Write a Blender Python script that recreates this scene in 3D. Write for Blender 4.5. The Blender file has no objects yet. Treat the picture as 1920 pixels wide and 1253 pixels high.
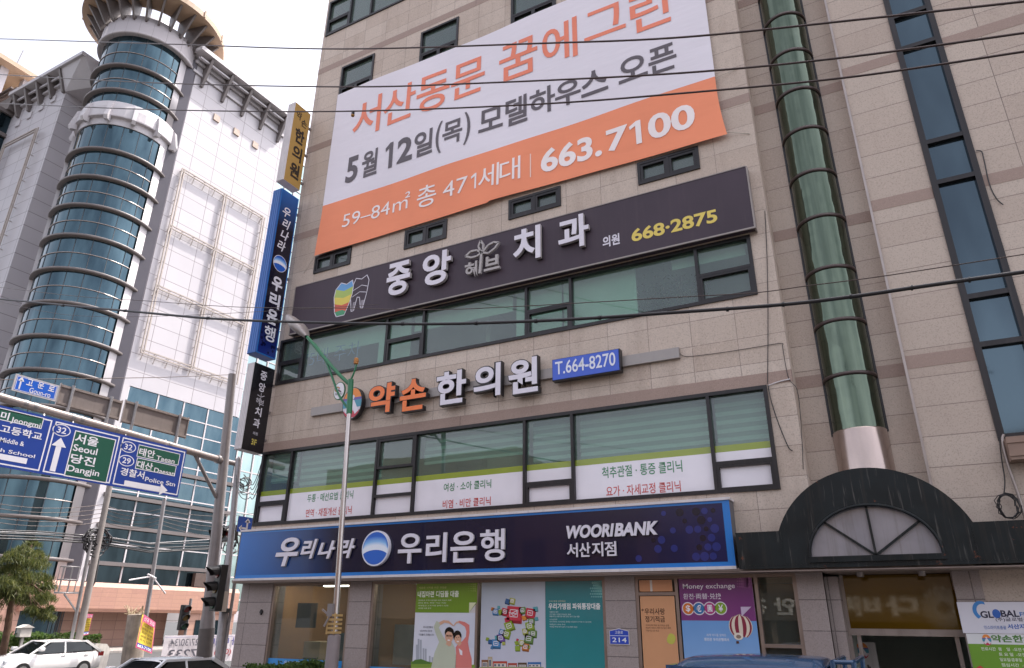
import bpy, math, random
from mathutils import Vector, Matrix
from math import pi, sin, cos, radians
random.seed(7)
scene = bpy.context.scene
COL = scene.collection

# ------------------------------------------------------------------ camera
F = 1304.59                      # focal length in pixels of the 1920 px wide photograph
PITCH, ROLL, YAW = radians(22.388), radians(0.5336), radians(28.2213)
CAMZ = 2.4
def _axes():
    cp, sp = cos(PITCH), sin(PITCH)
    right, fwd, up = Vector((1, 0, 0)), Vector((0, cp, sp)), Vector((0, -sp, cp))
    c, s = cos(ROLL), sin(ROLL)
    r2, u2 = c * right + s * up, -s * right + c * up
    Z = Matrix.Rotation(YAW, 3, 'Z')
    return Z @ r2, Z @ u2, Z @ fwd
CR, CU, CF = _axes()
CAM = Vector((0, 0, CAMZ))
cam_d = bpy.data.cameras.new('camera'); cam = bpy.data.objects.new('camera', cam_d); COL.objects.link(cam)
cam_d.sensor_width = 36; cam_d.lens = F / 1920 * 36; cam_d.clip_end = 2000; cam_d.clip_start = 0.1
mw = Matrix((CR, CU, -CF)).transposed().to_4x4(); mw.translation = CAM
cam.matrix_world = mw
scene.camera = cam

# ------------------------------------------------------------------ sky, sun, exposure
SUN = Vector((0.245, 0.36, 0.90)).normalized()       # towards the sun
world = bpy.data.worlds.new('World'); scene.world = world; world.use_nodes = True
wn = world.node_tree.nodes; wl = world.node_tree.links
sky = wn.new('ShaderNodeTexSky'); sky.sky_type = 'NISHITA'; sky.sun_disc = False
sky.sun_elevation = math.asin(SUN.z); sky.sun_rotation = math.atan2(SUN.x, SUN.y)
sky.air_density = 1.0; sky.dust_density = 4.0; sky.ozone_density = 1.0
hsv = wn.new('ShaderNodeHueSaturation'); hsv.inputs['Saturation'].default_value = 0.30
wl.new(sky.outputs[0], hsv.inputs['Color'])
wc = wn.new('ShaderNodeTexCoord'); wm = wn.new('ShaderNodeMapping'); wm.inputs['Scale'].default_value = (1, 1, 2.2)
wl.new(wc.outputs['Generated'], wm.inputs['Vector'])
cn = wn.new('ShaderNodeTexNoise'); cn.inputs['Scale'].default_value = 2.6; cn.inputs['Detail'].default_value = 6; cn.inputs['Roughness'].default_value = .55
wl.new(wm.outputs[0], cn.inputs['Vector'])
cr0 = wn.new('ShaderNodeValToRGB'); wl.new(cn.outputs['Fac'], cr0.inputs[0])
cr0.color_ramp.elements[0].position = .36; cr0.color_ramp.elements[1].position = .66
cr0.color_ramp.elements[0].color = (.84, .83, .88, 1); cr0.color_ramp.elements[1].color = (1.12, 1.08, 1.1, 1)
cm = wn.new('ShaderNodeMix'); cm.data_type = 'RGBA'; cm.blend_type = 'MULTIPLY'; cm.inputs[0].default_value = 1
wl.new(hsv.outputs[0], cm.inputs[6]); wl.new(cr0.outputs[0], cm.inputs[7])
wl.new(cm.outputs[2], wn['Background'].inputs['Color'])
wn['Background'].inputs['Strength'].default_value = 0.15
sd = bpy.data.lights.new('sun', 'SUN'); sun = bpy.data.objects.new('sun', sd); COL.objects.link(sun)
sd.energy = 2.1; sd.angle = radians(0.53); sd.color = (1.0, 0.95, 0.88)
sun.rotation_euler = (-SUN).to_track_quat('-Z', 'Y').to_euler(); sun.location = (30, 30, 80)
vs = scene.view_settings
vs.view_transform = 'Standard'; vs.look = 'None'; vs.gamma = 1; vs.exposure = 1.62
vs.use_curve_mapping = False
scene.cycles.max_bounces = 8; scene.cycles.transparent_max_bounces = 12

# ------------------------------------------------------------------ measuring helpers
def ray(x, y): return CR * ((x - 960) / F) - CU * ((y - 626.5) / F) + CF
def PY(x, y, Y): d = ray(x, y); return CAM + d * (Y / d.y)
def PXp(x, y, X): d = ray(x, y); return CAM + d * (X / d.x)
def PZp(x, y, Z): d = ray(x, y); return CAM + d * ((Z - CAMZ) / d.z)
def PD(x, y, D): return CAM + ray(x, y) * D
Y0 = 12.77                                          # plane of the granite facade
def fp(x, y, Y=Y0): p = PY(x, y, Y); return p.x, p.z

# ------------------------------------------------------------------ colour and materials
def lin(c):
    c /= 255
    return c / 12.92 if c <= .04045 else ((c + .055) / 1.055) ** 2.4
def rgb(h, k=1.0):
    h = h.lstrip('#'); return tuple(min(1, lin(int(h[i:i + 2], 16)) * k) for i in (0, 2, 4))
MATS = {}
def newmat(name):
    m = bpy.data.materials.new(name); m.use_nodes = True
    nt = m.node_tree; return m, nt.nodes, nt.links, nt.nodes['Principled BSDF']
def coords(n, l, scale=(1, 1, 1), kind='Object'):
    tc = n.new('ShaderNodeTexCoord'); mp = n.new('ShaderNodeMapping'); mp.inputs['Scale'].default_value = scale
    l.new(tc.outputs[kind], mp.inputs['Vector']); return mp.outputs[0]
def mixc(n, l, a, b, fac, mode='MIX'):
    mx = n.new('ShaderNodeMix'); mx.data_type = 'RGBA'; mx.blend_type = mode
    for v, s in ((fac, mx.inputs[0]), (a, mx.inputs[6]), (b, mx.inputs[7])):
        if hasattr(v, 'links'): l.new(v, s)
        elif isinstance(v, (int, float)): s.default_value = v
        else: s.default_value = (*v[:3], 1)
    return mx.outputs[2]
def ramp(n, l, src, p0, p1, c0=(0, 0, 0), c1=(1, 1, 1)):
    r = n.new('ShaderNodeValToRGB'); l.new(src, r.inputs[0])
    r.color_ramp.elements[0].position = p0; r.color_ramp.elements[1].position = p1
    r.color_ramp.elements[0].color = (*c0, 1); r.color_ramp.elements[1].color = (*c1, 1)
    return r.outputs[0]
def noise(n, l, vec, scale, detail=3, rough=.55):
    t = n.new('ShaderNodeTexNoise'); t.inputs['Scale'].default_value = scale; t.inputs['Detail'].default_value = detail
    t.inputs['Roughness'].default_value = rough
    l.new(vec, t.inputs['Vector']); return t.outputs['Fac']
def paint(name, col, rough=.5, metal=0.0, var=.12, scale=3.0, streak=0.0, bump=0.0, spec=.5, dirt=(.12, .10, .08)):
    """painted or metal surface with uneven tone, optional vertical dirt streaks"""
    if name in MATS: return MATS[name]
    m, n, l, b = newmat(name)
    v = coords(n, l); f = noise(n, l, v, scale, 4)
    c = mixc(n, l, tuple(x * (1 - var) for x in col), tuple(min(1, x * (1 + var)) for x in col), ramp(n, l, f, .3, .7))
    if streak:
        s = noise(n, l, coords(n, l, (7, 7, .35)), 1.6, 5, .6)
        s2 = ramp(n, l, s, .52, .75)
        mu = n.new('ShaderNodeMath'); mu.operation = 'MULTIPLY'; l.new(s2, mu.inputs[0]); mu.inputs[1].default_value = streak
        c = mixc(n, l, c, dirt, mu.outputs[0])
    l.new(c, b.inputs['Base Color'])
    b.inputs['Metallic'].default_value = metal; b.inputs['Specular IOR Level'].default_value = spec
    rr = n.new('ShaderNodeMapRange'); l.new(f, rr.inputs[0]); rr.inputs[3].default_value = max(0, rough - .08); rr.inputs[4].default_value = min(1, rough + .08)
    l.new(rr.outputs[0], b.inputs['Roughness'])
    if bump:
        bp = n.new('ShaderNodeBump'); bp.inputs['Strength'].default_value = bump; bp.inputs['Distance'].default_value = .02
        l.new(noise(n, l, v, scale * 6), bp.inputs['Height']); l.new(bp.outputs[0], b.inputs['Normal'])
    MATS[name] = m; return m
def tiles(name, c1, c2, speck, bw, rh, mortar, joint, off=0.0, u0=0.0, z0=0.0, rough=.6, speckle=.5, stain=.35, spsc=70, stagger=2, warm=(.20, .13, .09), msmooth=.1):
    """stone or panel cladding: joints from a brick pattern laid out in metres, speckled grain, stains"""
    m, n, l, b = newmat(name)
    tc = n.new('ShaderNodeTexCoord'); sp = n.new('ShaderNodeSeparateXYZ'); l.new(tc.outputs['Object'], sp.inputs[0])
    ad = n.new('ShaderNodeMath'); ad.operation = 'ADD'; l.new(sp.outputs[0], ad.inputs[0]); l.new(sp.outputs[1], ad.inputs[1])
    au = n.new('ShaderNodeMath'); au.operation = 'ADD'; l.new(ad.outputs[0], au.inputs[0]); au.inputs[1].default_value = 400 * bw - u0
    az = n.new('ShaderNodeMath'); az.operation = 'ADD'; l.new(sp.outputs[2], az.inputs[0]); az.inputs[1].default_value = 40 * rh - z0
    cb = n.new('ShaderNodeCombineXYZ'); l.new(au.outputs[0], cb.inputs[0]); l.new(az.outputs[0], cb.inputs[1])
    br = n.new('ShaderNodeTexBrick'); br.offset = off; br.offset_frequency = stagger; l.new(cb.outputs[0], br.inputs['Vector'])
    br.inputs['Scale'].default_value = 1; br.inputs['Mortar Size'].default_value = mortar; br.inputs['Mortar Smooth'].default_value = msmooth
    br.inputs['Brick Width'].default_value = bw; br.inputs['Row Height'].default_value = rh
    br.inputs['Color1'].default_value = (*c1, 1); br.inputs['Color2'].default_value = (*c2, 1); br.inputs['Mortar'].default_value = (*joint, 1)
    c = br.outputs['Color']
    ob = tc.outputs['Object']
    g = noise(n, l, ob, spsc, 2, .7)
    if speckle:
        c = mixc(n, l, c, speck, ramp(n, l, g, .52, .66, (0, 0, 0), (speckle,) * 3))
        g2 = noise(n, l, ob, spsc * .45, 2, .7)
        c = mixc(n, l, c, tuple(min(1, x * 1.35) for x in c1), ramp(n, l, g2, .56, .68, (0, 0, 0), (speckle * .8,) * 3))
    if stain:
        s = noise(n, l, coords(n, l, (1.1, 1.1, .18)), 1.3, 6, .65)
        c = mixc(n, l, c, warm, ramp(n, l, s, .5, .8, (0, 0, 0), (stain,) * 3))
        s2 = noise(n, l, ob, .35, 3)
        c = mixc(n, l, c, tuple(x * .82 for x in c1), ramp(n, l, s2, .35, .7, (0, 0, 0), (.35,) * 3))
    l.new(c, b.inputs['Base Color']); b.inputs['Roughness'].default_value = rough
    bp = n.new('ShaderNodeBump'); bp.inputs['Strength'].default_value = .35; bp.inputs['Distance'].default_value = .01
    iv = n.new('ShaderNodeMath'); iv.operation = 'SUBTRACT'; iv.inputs[0].default_value = 1; l.new(br.outputs['Fac'], iv.inputs[1])
    l.new(iv.outputs[0], bp.inputs['Height']); l.new(bp.outputs[0], b.inputs['Normal'])
    MATS[name] = m; return m
def glass(name, tint, ior=1.6, refl=(.95, .97, 1), wav=.03, wsc=.8, haze=.0, hcol=(.4, .5, .46)):
    m, n, l, b = newmat(name); n.remove(b)
    out = n['Material Output']
    tr = n.new('ShaderNodeBsdfTransparent'); tr.inputs[0].default_value = (*tint, 1)
    gl = n.new('ShaderNodeBsdfGlossy'); gl.inputs['Roughness'].default_value = .0; gl.inputs[0].default_value = (*refl, 1)
    fr = n.new('ShaderNodeFresnel'); fr.inputs['IOR'].default_value = ior
    bp = n.new('ShaderNodeBump'); bp.inputs['Strength'].default_value = wav; bp.inputs['Distance'].default_value = .05
    l.new(noise(n, l, coords(n, l), wsc, 1), bp.inputs['Height']); l.new(bp.outputs[0], gl.inputs['Normal'])
    mx = n.new('ShaderNodeMixShader'); df = n.new('ShaderNodeBsdfDiffuse'); df.inputs[0].default_value = (*hcol, 1)
    hz = n.new('ShaderNodeMixShader'); l.new(ramp(n, l, noise(n, l, coords(n, l, (1, 1, .5)), 1.2, 4), .25, .75, (haze * .7,) * 3, (haze * 1.3,) * 3), hz.inputs[0]); l.new(tr.outputs[0], hz.inputs[1]); l.new(df.outputs[0], hz.inputs[2])  # pale diffuse dust film, added to stand in for brighter interiors
    ge = n.new('ShaderNodeNewGeometry'); fm_ = n.new('ShaderNodeMath'); fm_.operation = 'MULTIPLY_ADD'        # reflect on the outer face only
    l.new(ge.outputs['Backfacing'], fm_.inputs[0]); fm_.inputs[1].default_value = -1; fm_.inputs[2].default_value = 1
    fq = n.new('ShaderNodeMath'); fq.operation = 'MULTIPLY'; l.new(fm_.outputs[0], fq.inputs[0]); l.new(fr.outputs[0], fq.inputs[1])
    l.new(fq.outputs[0], mx.inputs[0]); l.new(hz.outputs[0], mx.inputs[1]); l.new(gl.outputs[0], mx.inputs[2])
    l.new(mx.outputs[0], out.inputs[0]); MATS[name] = m; return m
def mirror_glass(name, col, col2, rough=.04, metal=.85, wav=.06, wsc=.5, vary=1.2, zs=.25):
    m, n, l, b = newmat(name)
    f = noise(n, l, coords(n, l, (1, 1, zs)), vary, 3)
    l.new(mixc(n, l, col, col2, ramp(n, l, f, .35, .65)), b.inputs['Base Color'])
    b.inputs['Metallic'].default_value = metal; b.inputs['Roughness'].default_value = rough
    bp = n.new('ShaderNodeBump'); bp.inputs['Strength'].default_value = wav; bp.inputs['Distance'].default_value = .1
    l.new(noise(n, l, coords(n, l), wsc, 1), bp.inputs['Height']); l.new(bp.outputs[0], b.inputs['Normal'])
    MATS[name] = m; return m
def printmat(name, rough, spec=.5, folds=0.0, coat=0.0):
    m, n, l, b = newmat(name)
    at = n.new('ShaderNodeVertexColor'); at.layer_name = 'Col'
    f = noise(n, l, coords(n, l), 2.2, 4)
    mr = n.new('ShaderNodeMapRange'); l.new(f, mr.inputs[0]); mr.inputs[3].default_value = .9; mr.inputs[4].default_value = 1.06
    l.new(mixc(n, l, at.outputs[0], mr.outputs[0], 1.0, 'MULTIPLY'), b.inputs['Base Color'])
    b.inputs['Roughness'].default_value = rough; b.inputs['Specular IOR Level'].default_value = spec
    b.inputs['Coat Weight'].default_value = coat; b.inputs['Coat Roughness'].default_value = .03
    if folds:
        bp = n.new('ShaderNodeBump'); bp.inputs['Strength'].default_value = folds; bp.inputs['Distance'].default_value = .12
        l.new(noise(n, l, coords(n, l, (.5, 1, 1.6)), .9, 3), bp.inputs['Height']); l.new(bp.outputs[0], b.inputs['Normal'])
    MATS[name] = m; return m

PR_MATT = printmat('print_vinyl', .45); PR_GLOSS = printmat('print_acrylic', .2, .35, coat=.25); PR_CLOTH = printmat('print_cloth', .75, .2, folds=.5)
PR_FILM = printmat('print_film', .2, .5, coat=.3)
GRAN = tiles('granite_facade', rgb('#bcaa9b'), rgb('#ccbcae'), rgb('#8a7a6e'), .86, .527, .006, rgb('#85766f'), u0=-1.15 + Y0, z0=9.5 - .03, stain=.5, speckle=.5, spsc=46)
GRANW = tiles('granite_right_wall', rgb('#b6a496'), rgb('#c3b3a5'), rgb('#84756a'), 2.4, .5, .007, rgb('#75665f'), u0=.64 + 12.95, z0=9.72, stain=.25, speckle=.5, spsc=46)
GRANR = tiles('granite_recess', rgb('#b6a496'), rgb('#c3b3a5'), rgb('#84756a'), 8, .5, .007, rgb('#75665f'), u0=1.5 + 13.3, z0=9.72, stain=.25, speckle=.5, spsc=46)
GRANG = tiles('granite_ground_floor', rgb('#9c8f8b'), rgb('#a1948f'), rgb('#655a57'), 1.0, .46, .008, rgb('#5d5250'), u0=-.2, z0=.45, stain=.25, spsc=60)
BAND = tiles('granite_band', rgb('#a18a7e'), rgb('#9b8478'), rgb('#69564f'), 7.0, 4.0, .006, rgb('#5c4b45'), u0=-1.15 + Y0, z0=-2, stain=.2)
FRAME = paint('frame_black', rgb('#1d181a'), .35, .2, .2, 2, streak=.15, dirt=(.12, .10, .09))
SILVER = paint('aluminium', rgb('#a09590'), .35, .6, .1, 4, streak=.25)
WHITEMET = paint('white_metal', rgb('#cfc8c8'), .4, .0, .06, 3, streak=.2)
GREYMET = paint('grey_metal', rgb('#87807f'), .42, .3, .1, 3, streak=.25)
GALV = paint('galvanised_steel', rgb('#8e8a8a'), .4, .55, .12, 8, streak=.3, bump=.1)
DARK = paint('dark_interior', rgb('#4a4744'), .8, 0, .2, 1)
BLACK = paint('black_plastic', rgb('#1b1a1b'), .45, 0, .2, 5)
RUBBER = paint('rubber', rgb('#151516'), .7, 0, .2, 6)
CABLE = paint('cable_black', rgb('#232022'), .4, 0, .2, 3)
WIREBR = paint('wire_bronze', rgb('#4a3d38'), .35, .3, .2, 3)
PANE = glass('window_pane', (.72, .84, .78), 1.7, wav=.05, haze=.10)
PANEG = glass('shop_pane', (.74, .75, .72), 1.6, wav=.04, haze=.05)
BLUEGL = mirror_glass('blue_mirror_glass', rgb('#3b4750'), rgb('#4b5a63'), wav=.2, vary=.8, metal=.8, rough=.06)
TOWGL = mirror_glass('tower_glass', rgb('#33454f'), rgb('#4e646d'), wav=.13, vary=.7, metal=.8)
CURTGL = mirror_glass('curtain_glass', rgb('#445963'), rgb('#566a72'), wav=.25, wsc=.4)
GREENGL = mirror_glass('green_curved_glass', rgb('#4a5549'), rgb('#687365'), metal=.9, rough=.10, wav=.22, wsc=2.2, vary=7, zs=.03)  # tall two-tone streaks paint streaky reflections into the colour

# ------------------------------------------------------------------ mesh helpers
class MB:
    def __init__(s, T=None): s.v = []; s.f = []; s.T = T; s.sm = set()
    def add(s, vs, fs, smooth=False):
        k = len(s.v); s.v += [tuple(s.T @ Vector(p)) if s.T else tuple(p) for p in vs]
        for f in fs:
            if smooth: s.sm.add(len(s.f))
            s.f.append(tuple(i + k for i in f))
        return s
    def box(s, x0, x1, y0, y1, z0, z1):
        return s.add([(x, y, z) for x in (x0, x1) for y in (y0, y1) for z in (z0, z1)],
                     [(0, 1, 3, 2), (4, 6, 7, 5), (0, 4, 5, 1), (2, 3, 7, 6), (0, 2, 6, 4), (1, 5, 7, 3)])
    def bar(s, p, q, w, h=None, up=(0, 0, 1)):
        p, q = Vector(p), Vector(q); h = h or w; d = (q - p).normalized(); up = Vector(up)
        if abs(d.dot(up)) > .98: up = Vector((1, 0, 0))
        r = d.cross(up).normalized(); u = r.cross(d)
        vs = [c + r * (a * w / 2) + u * (b * h / 2) for c in (p, q) for a, b in ((-1, -1), (1, -1), (1, 1), (-1, 1))]
        return s.add(vs, [(3, 2, 1, 0), (4, 5, 6, 7), (0, 1, 5, 4), (1, 2, 6, 5), (2, 3, 7, 6), (3, 0, 4, 7)])
    def tube(s, pts, r, n=8, cap=True):
        pts = [Vector(p) for p in pts]; rs = r if isinstance(r, (list, tuple)) else [r] * len(pts)
        vs = []; fs = []; ref = None
        for i, p in enumerate(pts):
            d = (pts[min(i + 1, len(pts) - 1)] - pts[max(i - 1, 0)]).normalized()
            if ref is None:
                ref = Vector((0, 0, 1)) if abs(d.z) < .9 else Vector((1, 0, 0))
            a = (ref - d * ref.dot(d)).normalized(); ref = a; b = d.cross(a)
            vs += [p + (a * cos(2 * pi * k / n) + b * sin(2 * pi * k / n)) * rs[i] for k in range(n)]
        for i in range(len(pts) - 1):
            for k in range(n):
                k2 = (k + 1) % n; fs.append((i * n + k, i * n + k2, (i + 1) * n + k2, (i + 1) * n + k))
        s.add(vs, fs, True)
        if cap:
            s.add(vs[:n], [tuple(range(n))[::-1]]); s.add(vs[-n:], [tuple(range(n))])
        return s
    def lathe(s, c, prof, n=24, a0=0, a1=2 * pi, smooth=True):
        """profile of (radius, z) turned about the vertical through c"""
        full = abs(a1 - a0 - 2 * pi) < 1e-6; m = n if full else n + 1; L = len(prof); vs = []; fs = []
        for i in range(m):
            a = a0 + (a1 - a0) * i / n
            vs += [(c[0] + r * cos(a), c[1] + r * sin(a), c[2] + z) for r, z in prof]
        for i in range(n):
            j = (i + 1) % m
            for k in range(L - 1): fs.append((i * L + k, j * L + k, j * L + k + 1, i * L + k + 1))
        return s.add(vs, fs, smooth)
    def prism(s, pts, n):
        """closed outline pts (3-D) pushed along vector n"""
        n = Vector(n); k = len(pts); vs = [Vector(p) for p in pts] + [Vector(p) + n for p in pts]
        return s.add(vs, [tuple(range(k))[::-1], tuple(range(k, 2 * k))] + [(i, (i + 1) % k, k + (i + 1) % k, k + i) for i in range(k)])
    def build(s, name, mat, parent=None, bevel=0):
        me = bpy.data.meshes.new(name); me.from_pydata(s.v, [], s.f)
        for i in s.sm: me.polygons[i].use_smooth = True
        o = bpy.data.objects.new(name, me); COL.objects.link(o)
        me.materials.append(mat); attach(o, parent)
        if bevel:
            b = o.modifiers.new('bevel', 'BEVEL'); b.width = bevel; b.segments = 2; b.limit_method = 'ANGLE'; b.angle_limit = radians(40)
        me.validate(); me.update()
        return o
def attach(o, parent):
    if parent:
        o.parent = parent
        if parent.type == 'EMPTY': o.matrix_parent_inverse = Matrix.Translation(-parent.location)
def tag(o, label=None, cat=None, group=None, kind=None):
    for k, v in (('label', label), ('category', cat), ('group', group), ('kind', kind)):
        if v: o[k] = v
    return o
def thing(name, label, cat, loc=(0, 0, 0), group=None):
    o = bpy.data.objects.new(name, None); COL.objects.link(o); o.location = loc; o.empty_display_size = .3
    return tag(o, label, cat, group)
def struct(name, mb, mat): return tag(mb.build(name, mat), kind='structure')

# ------------------------------------------------------------------ lettering and printed faces
_tx = {}
def glyphs(st, off=0.0, shear=0.0):
    key = (st, off, shear)
    if key in _tx: return _tx[key]
    cu = bpy.data.curves.new('t', 'FONT'); cu.body = st; cu.shear = shear; cu.resolution_u = 4; cu.fill_mode = 'FRONT'
    o = bpy.data.objects.new('t', cu)
    def area(f):
        cu.offset = f; q = sum(p.area for p in o.to_mesh().polygons); o.to_mesh_clear(); return q
    if off > .012:                   # thickened outlines can cross and fill badly: step back to a clean weight
        a0, a1 = area(0), area(.006)
        while off > .004 and abs(area(off) / (a0 + (a1 - a0) * off / .006) - 1) > .03: off -= .003
    cu.offset = off; me = o.to_mesh()
    vs = [(v.co.x, v.co.y) for v in me.vertices]; fs = [tuple(p.vertices) for p in me.polygons]
    up = [p.normal.z for p in me.polygons]
    fs = [f if z > 0 else f[::-1] for f, z in zip(fs, up)]
    o.to_mesh_clear(); bpy.data.objects.remove(o); bpy.data.curves.remove(cu)
    x0, x1 = min(v[0] for v in vs), max(v[0] for v in vs); y0, y1 = min(v[1] for v in vs), max(v[1] for v in vs)
    vs = [((a - x0) / (x1 - x0), (b - y0) / (y1 - y0)) for a, b in vs]
    _tx[key] = (vs, fs, (x1 - x0) / (y1 - y0)); return _tx[key]
class Print:
    """coloured flat shapes on a plane: o origin, r right, u up; n towards the viewer"""
    def __init__(s, o, r, u, gap=.003, step=.0016):
        s.o, s.r, s.u = Vector(o), Vector(r).normalized(), Vector(u).normalized(); s.n = s.r.cross(s.u)
        s.gap, s.step = gap, step; s.v = []; s.f = []; s.c = []
    def pt(s, a, b, lay): return s.o + s.r * a + s.u * b + s.n * (s.gap + s.step * lay)
    def poly(s, pts, col, lay=0, cols=None):
        k = len(s.v); s.v += [s.pt(a, b, lay) for a, b in pts]
        ar = sum(pts[i][0] * pts[(i + 1) % len(pts)][1] - pts[(i + 1) % len(pts)][0] * pts[i][1] for i in range(len(pts)))
        idx = list(range(k, k + len(pts))); cl = list(cols) if cols else [rgb(col) if isinstance(col, str) else col] * len(pts)
        if ar < 0: idx.reverse(); cl.reverse()
        s.f.append(tuple(idx)); s.c.append(cl); return s
    def rect(s, x0, y0, x1, y1, col, lay=0): return s.poly([(x0, y0), (x1, y0), (x1, y1), (x0, y1)], col, lay)
    def grad(s, x0, y0, x1, y1, cl, cr, lay=0, vert=False):
        a, b = [rgb(c) if isinstance(c, str) else c for c in (cl, cr)]
        return s.poly([(x0, y0), (x1, y0), (x1, y1), (x0, y1)], None, lay, [a, a, b, b] if vert else [a, b, b, a])
    def ell(s, cx, cy, rx, ry, col, lay=0, n=28, a0=0, a1=2 * pi):
        m = n if a1 - a0 >= 2 * pi - 1e-6 else n + 1
        return s.poly([(cx + rx * cos(a0 + (a1 - a0) * i / n), cy + ry * sin(a0 + (a1 - a0) * i / n)) for i in range(m)], col, lay)
    def line(s, pts, w, col, lay=0):
        for (a, b), (c, d) in zip(pts, pts[1:]):
            L = math.hypot(c - a, d - b) or 1e-6; nx, ny = -(d - b) / L * w / 2, (c - a) / L * w / 2
            ex, ey = (c - a) / L * w * .3, (d - b) / L * w * .3
            s.poly([(a - ex - nx, b - ey - ny), (c + ex - nx, d + ey - ny), (c + ex + nx, d + ey + ny), (a - ex + nx, b - ey + ny)], col, lay)
        return s
    def frame(s, x0, y0, x1, y1, w, col, lay=0):
        for q in ((x0, y0, x1, y0 + w), (x0, y1 - w, x1, y1), (x0, y0 + w, x0 + w, y1 - w), (x1 - w, y0 + w, x1, y1 - w)): s.rect(*q, col, lay)
        return s
    def text(s, st, x0, y0, x1, y1, col, lay=2, off=0.0, shear=0.0, flip=False, keep=False, skew=0.0):
        vs, fs, asp = glyphs(st, off, shear)
        if keep:
            w = (y1 - y0) * asp
            if w < x1 - x0: m = (x0 + x1) / 2; x0, x1 = m - w / 2, m + w / 2
        c = rgb(col) if isinstance(col, str) else col; k = len(s.v)
        s.v += [s.pt(x0 + (x1 - x0) * ((1 - a) if flip else a), y0 + (y1 - y0) * b + skew * a, lay) for a, b in vs]
        for f in fs:
            s.f.append(tuple(i + k for i in (f[::-1] if flip else f))); s.c.append([c] * len(f))
        return s
    def build(s, name, mat, parent=None):
        me = bpy.data.meshes.new(name); me.from_pydata([tuple(p) for p in s.v], [], s.f)
        ca = me.color_attributes.new('Col', 'FLOAT_COLOR', 'CORNER'); i = 0
        for fc in s.c:
            for c in fc: ca.data[i].color = (*c, 1); i += 1
        o = bpy.data.objects.new(name, me); COL.objects.link(o); me.materials.append(mat); attach(o, parent); me.update(); return o
def solid_text(mb, o, r, u, items, d0, d1, off=0.0, shear=0.0):
    """raised letters: items of (string, x0, y0, x1, y1), pushed out from d0 to d1 along the normal"""
    o, r, u = Vector(o), Vector(r), Vector(u); n = r.cross(u)
    for st, x0, y0, x1, y1 in items:
        vs, fs, _ = glyphs(st, off, shear); k = len(vs)
        P = [o + r * (x0 + (x1 - x0) * a) + u * (y0 + (y1 - y0) * b) for a, b in vs]
        V = [p + n * d1 for p in P] + [p + n * d0 for p in P]
        ed = {}
        for f in fs:
            for a, b in zip(f, f[1:] + f[:1]): ed[(a, b)] = 1
        side = [(a, a + k, b + k, b) for a, b in ed if (b, a) not in ed]
        mb.add(V, list(fs) + side)
def letters(items, Y, parent, face, ret, d0, d1, off, ret_off, back=None, grow_=0.0, shear=0.0):
    """each raised letter is a part of the sign, its front face a sub-part"""
    for it in items:
        st, a, b, c_, d = it
        m = MB(); solid_text(m, (0, Y, 0), EX, EZ, [(st, a - grow_, b - grow_, c_ + grow_, d + grow_)], d0, d1, ret_off, shear); o = m.build('letter', ret, parent)
        m = MB(); solid_text(m, (0, Y, 0), EX, EZ, [it], d1 + .001, d1 + .007, off, shear); m.build('letter_face', face, o)
        if back: m = MB(); solid_text(m, (0, Y, 0), EX, EZ, [it], d0 - .04, d0 - .001, ret_off + .007, shear); m.build('letter_back', back, o)
def fbox(xl, xr, yt, yb, Y):
    """text box on the facade from four pixel readings"""
    yc, xc = (yt + yb) / 2, (xl + xr) / 2
    return fp(xl, yc, Y)[0], fp(xc, yb, Y)[1], fp(xr, yc, Y)[0], fp(xc, yt, Y)[1]
def tbox(xl, yl, xr, yr, h, Y):
    """long text: pixel ends of its middle line and its pixel height"""
    xc, yc = (xl + xr) / 2, (yl + yr) / 2
    zm = (fp(xl, yl, Y)[1] + fp(xr, yr, Y)[1]) / 2
    hh = (fp(xc, yc - h / 2, Y)[1] - fp(xc, yc + h / 2, Y)[1]) / 2
    return fp(xl, yl, Y)[0], zm - hh, fp(xr, yr, Y)[0], zm + hh
EX, EY, EZ = Vector((1, 0, 0)), Vector((0, 1, 0)), Vector((0, 0, 1))

# ================================================================== the ground
g = MB(); g.add([(-400, -250, 0), (400, -250, 0), (400, 600, 0), (-400, 600, 0)], [(0, 1, 2, 3)])
ASPH = paint('asphalt', (.055, .054, .053), .85, 0, .25, 1.5, bump=.3)
struct('road', g, ASPH)
PAVE = tiles('paving', rgb('#8d8680'), rgb('#968e88'), rgb('#6a6560'), .4, .4, .006, rgb('#5a5652'), rough=.8, stain=.2)
g = MB(); g.box(-14.6, 30, 10.6, Y0 + .3, -.2, .14); struct('pavement', g, PAVE)
KERB = paint('kerb_stone', rgb('#9a958f'), .8, 0, .12, 5)
g = MB(); g.box(-14.75, 30, 10.42, 10.6, -.2, .15); struct('kerb', g, KERB)
g = MB(); g.box(-61, -51, 14, 60, -.2, .14); struct('pavement', g, PAVE)
MARK = paint('road_paint', rgb('#c9c6bf'), .7, 0, .15, 4)
g = MB()
for i in range(9): g.box(-40, -34, 6 + i * 1.0, 6.5 + i * 1.0, .002, .006)
for i in range(14): g.box(-12 + i * 4, -10 + i * 4, 2.9, 3.05, .002, .006)
struct('road_markings', g, MARK)

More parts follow.
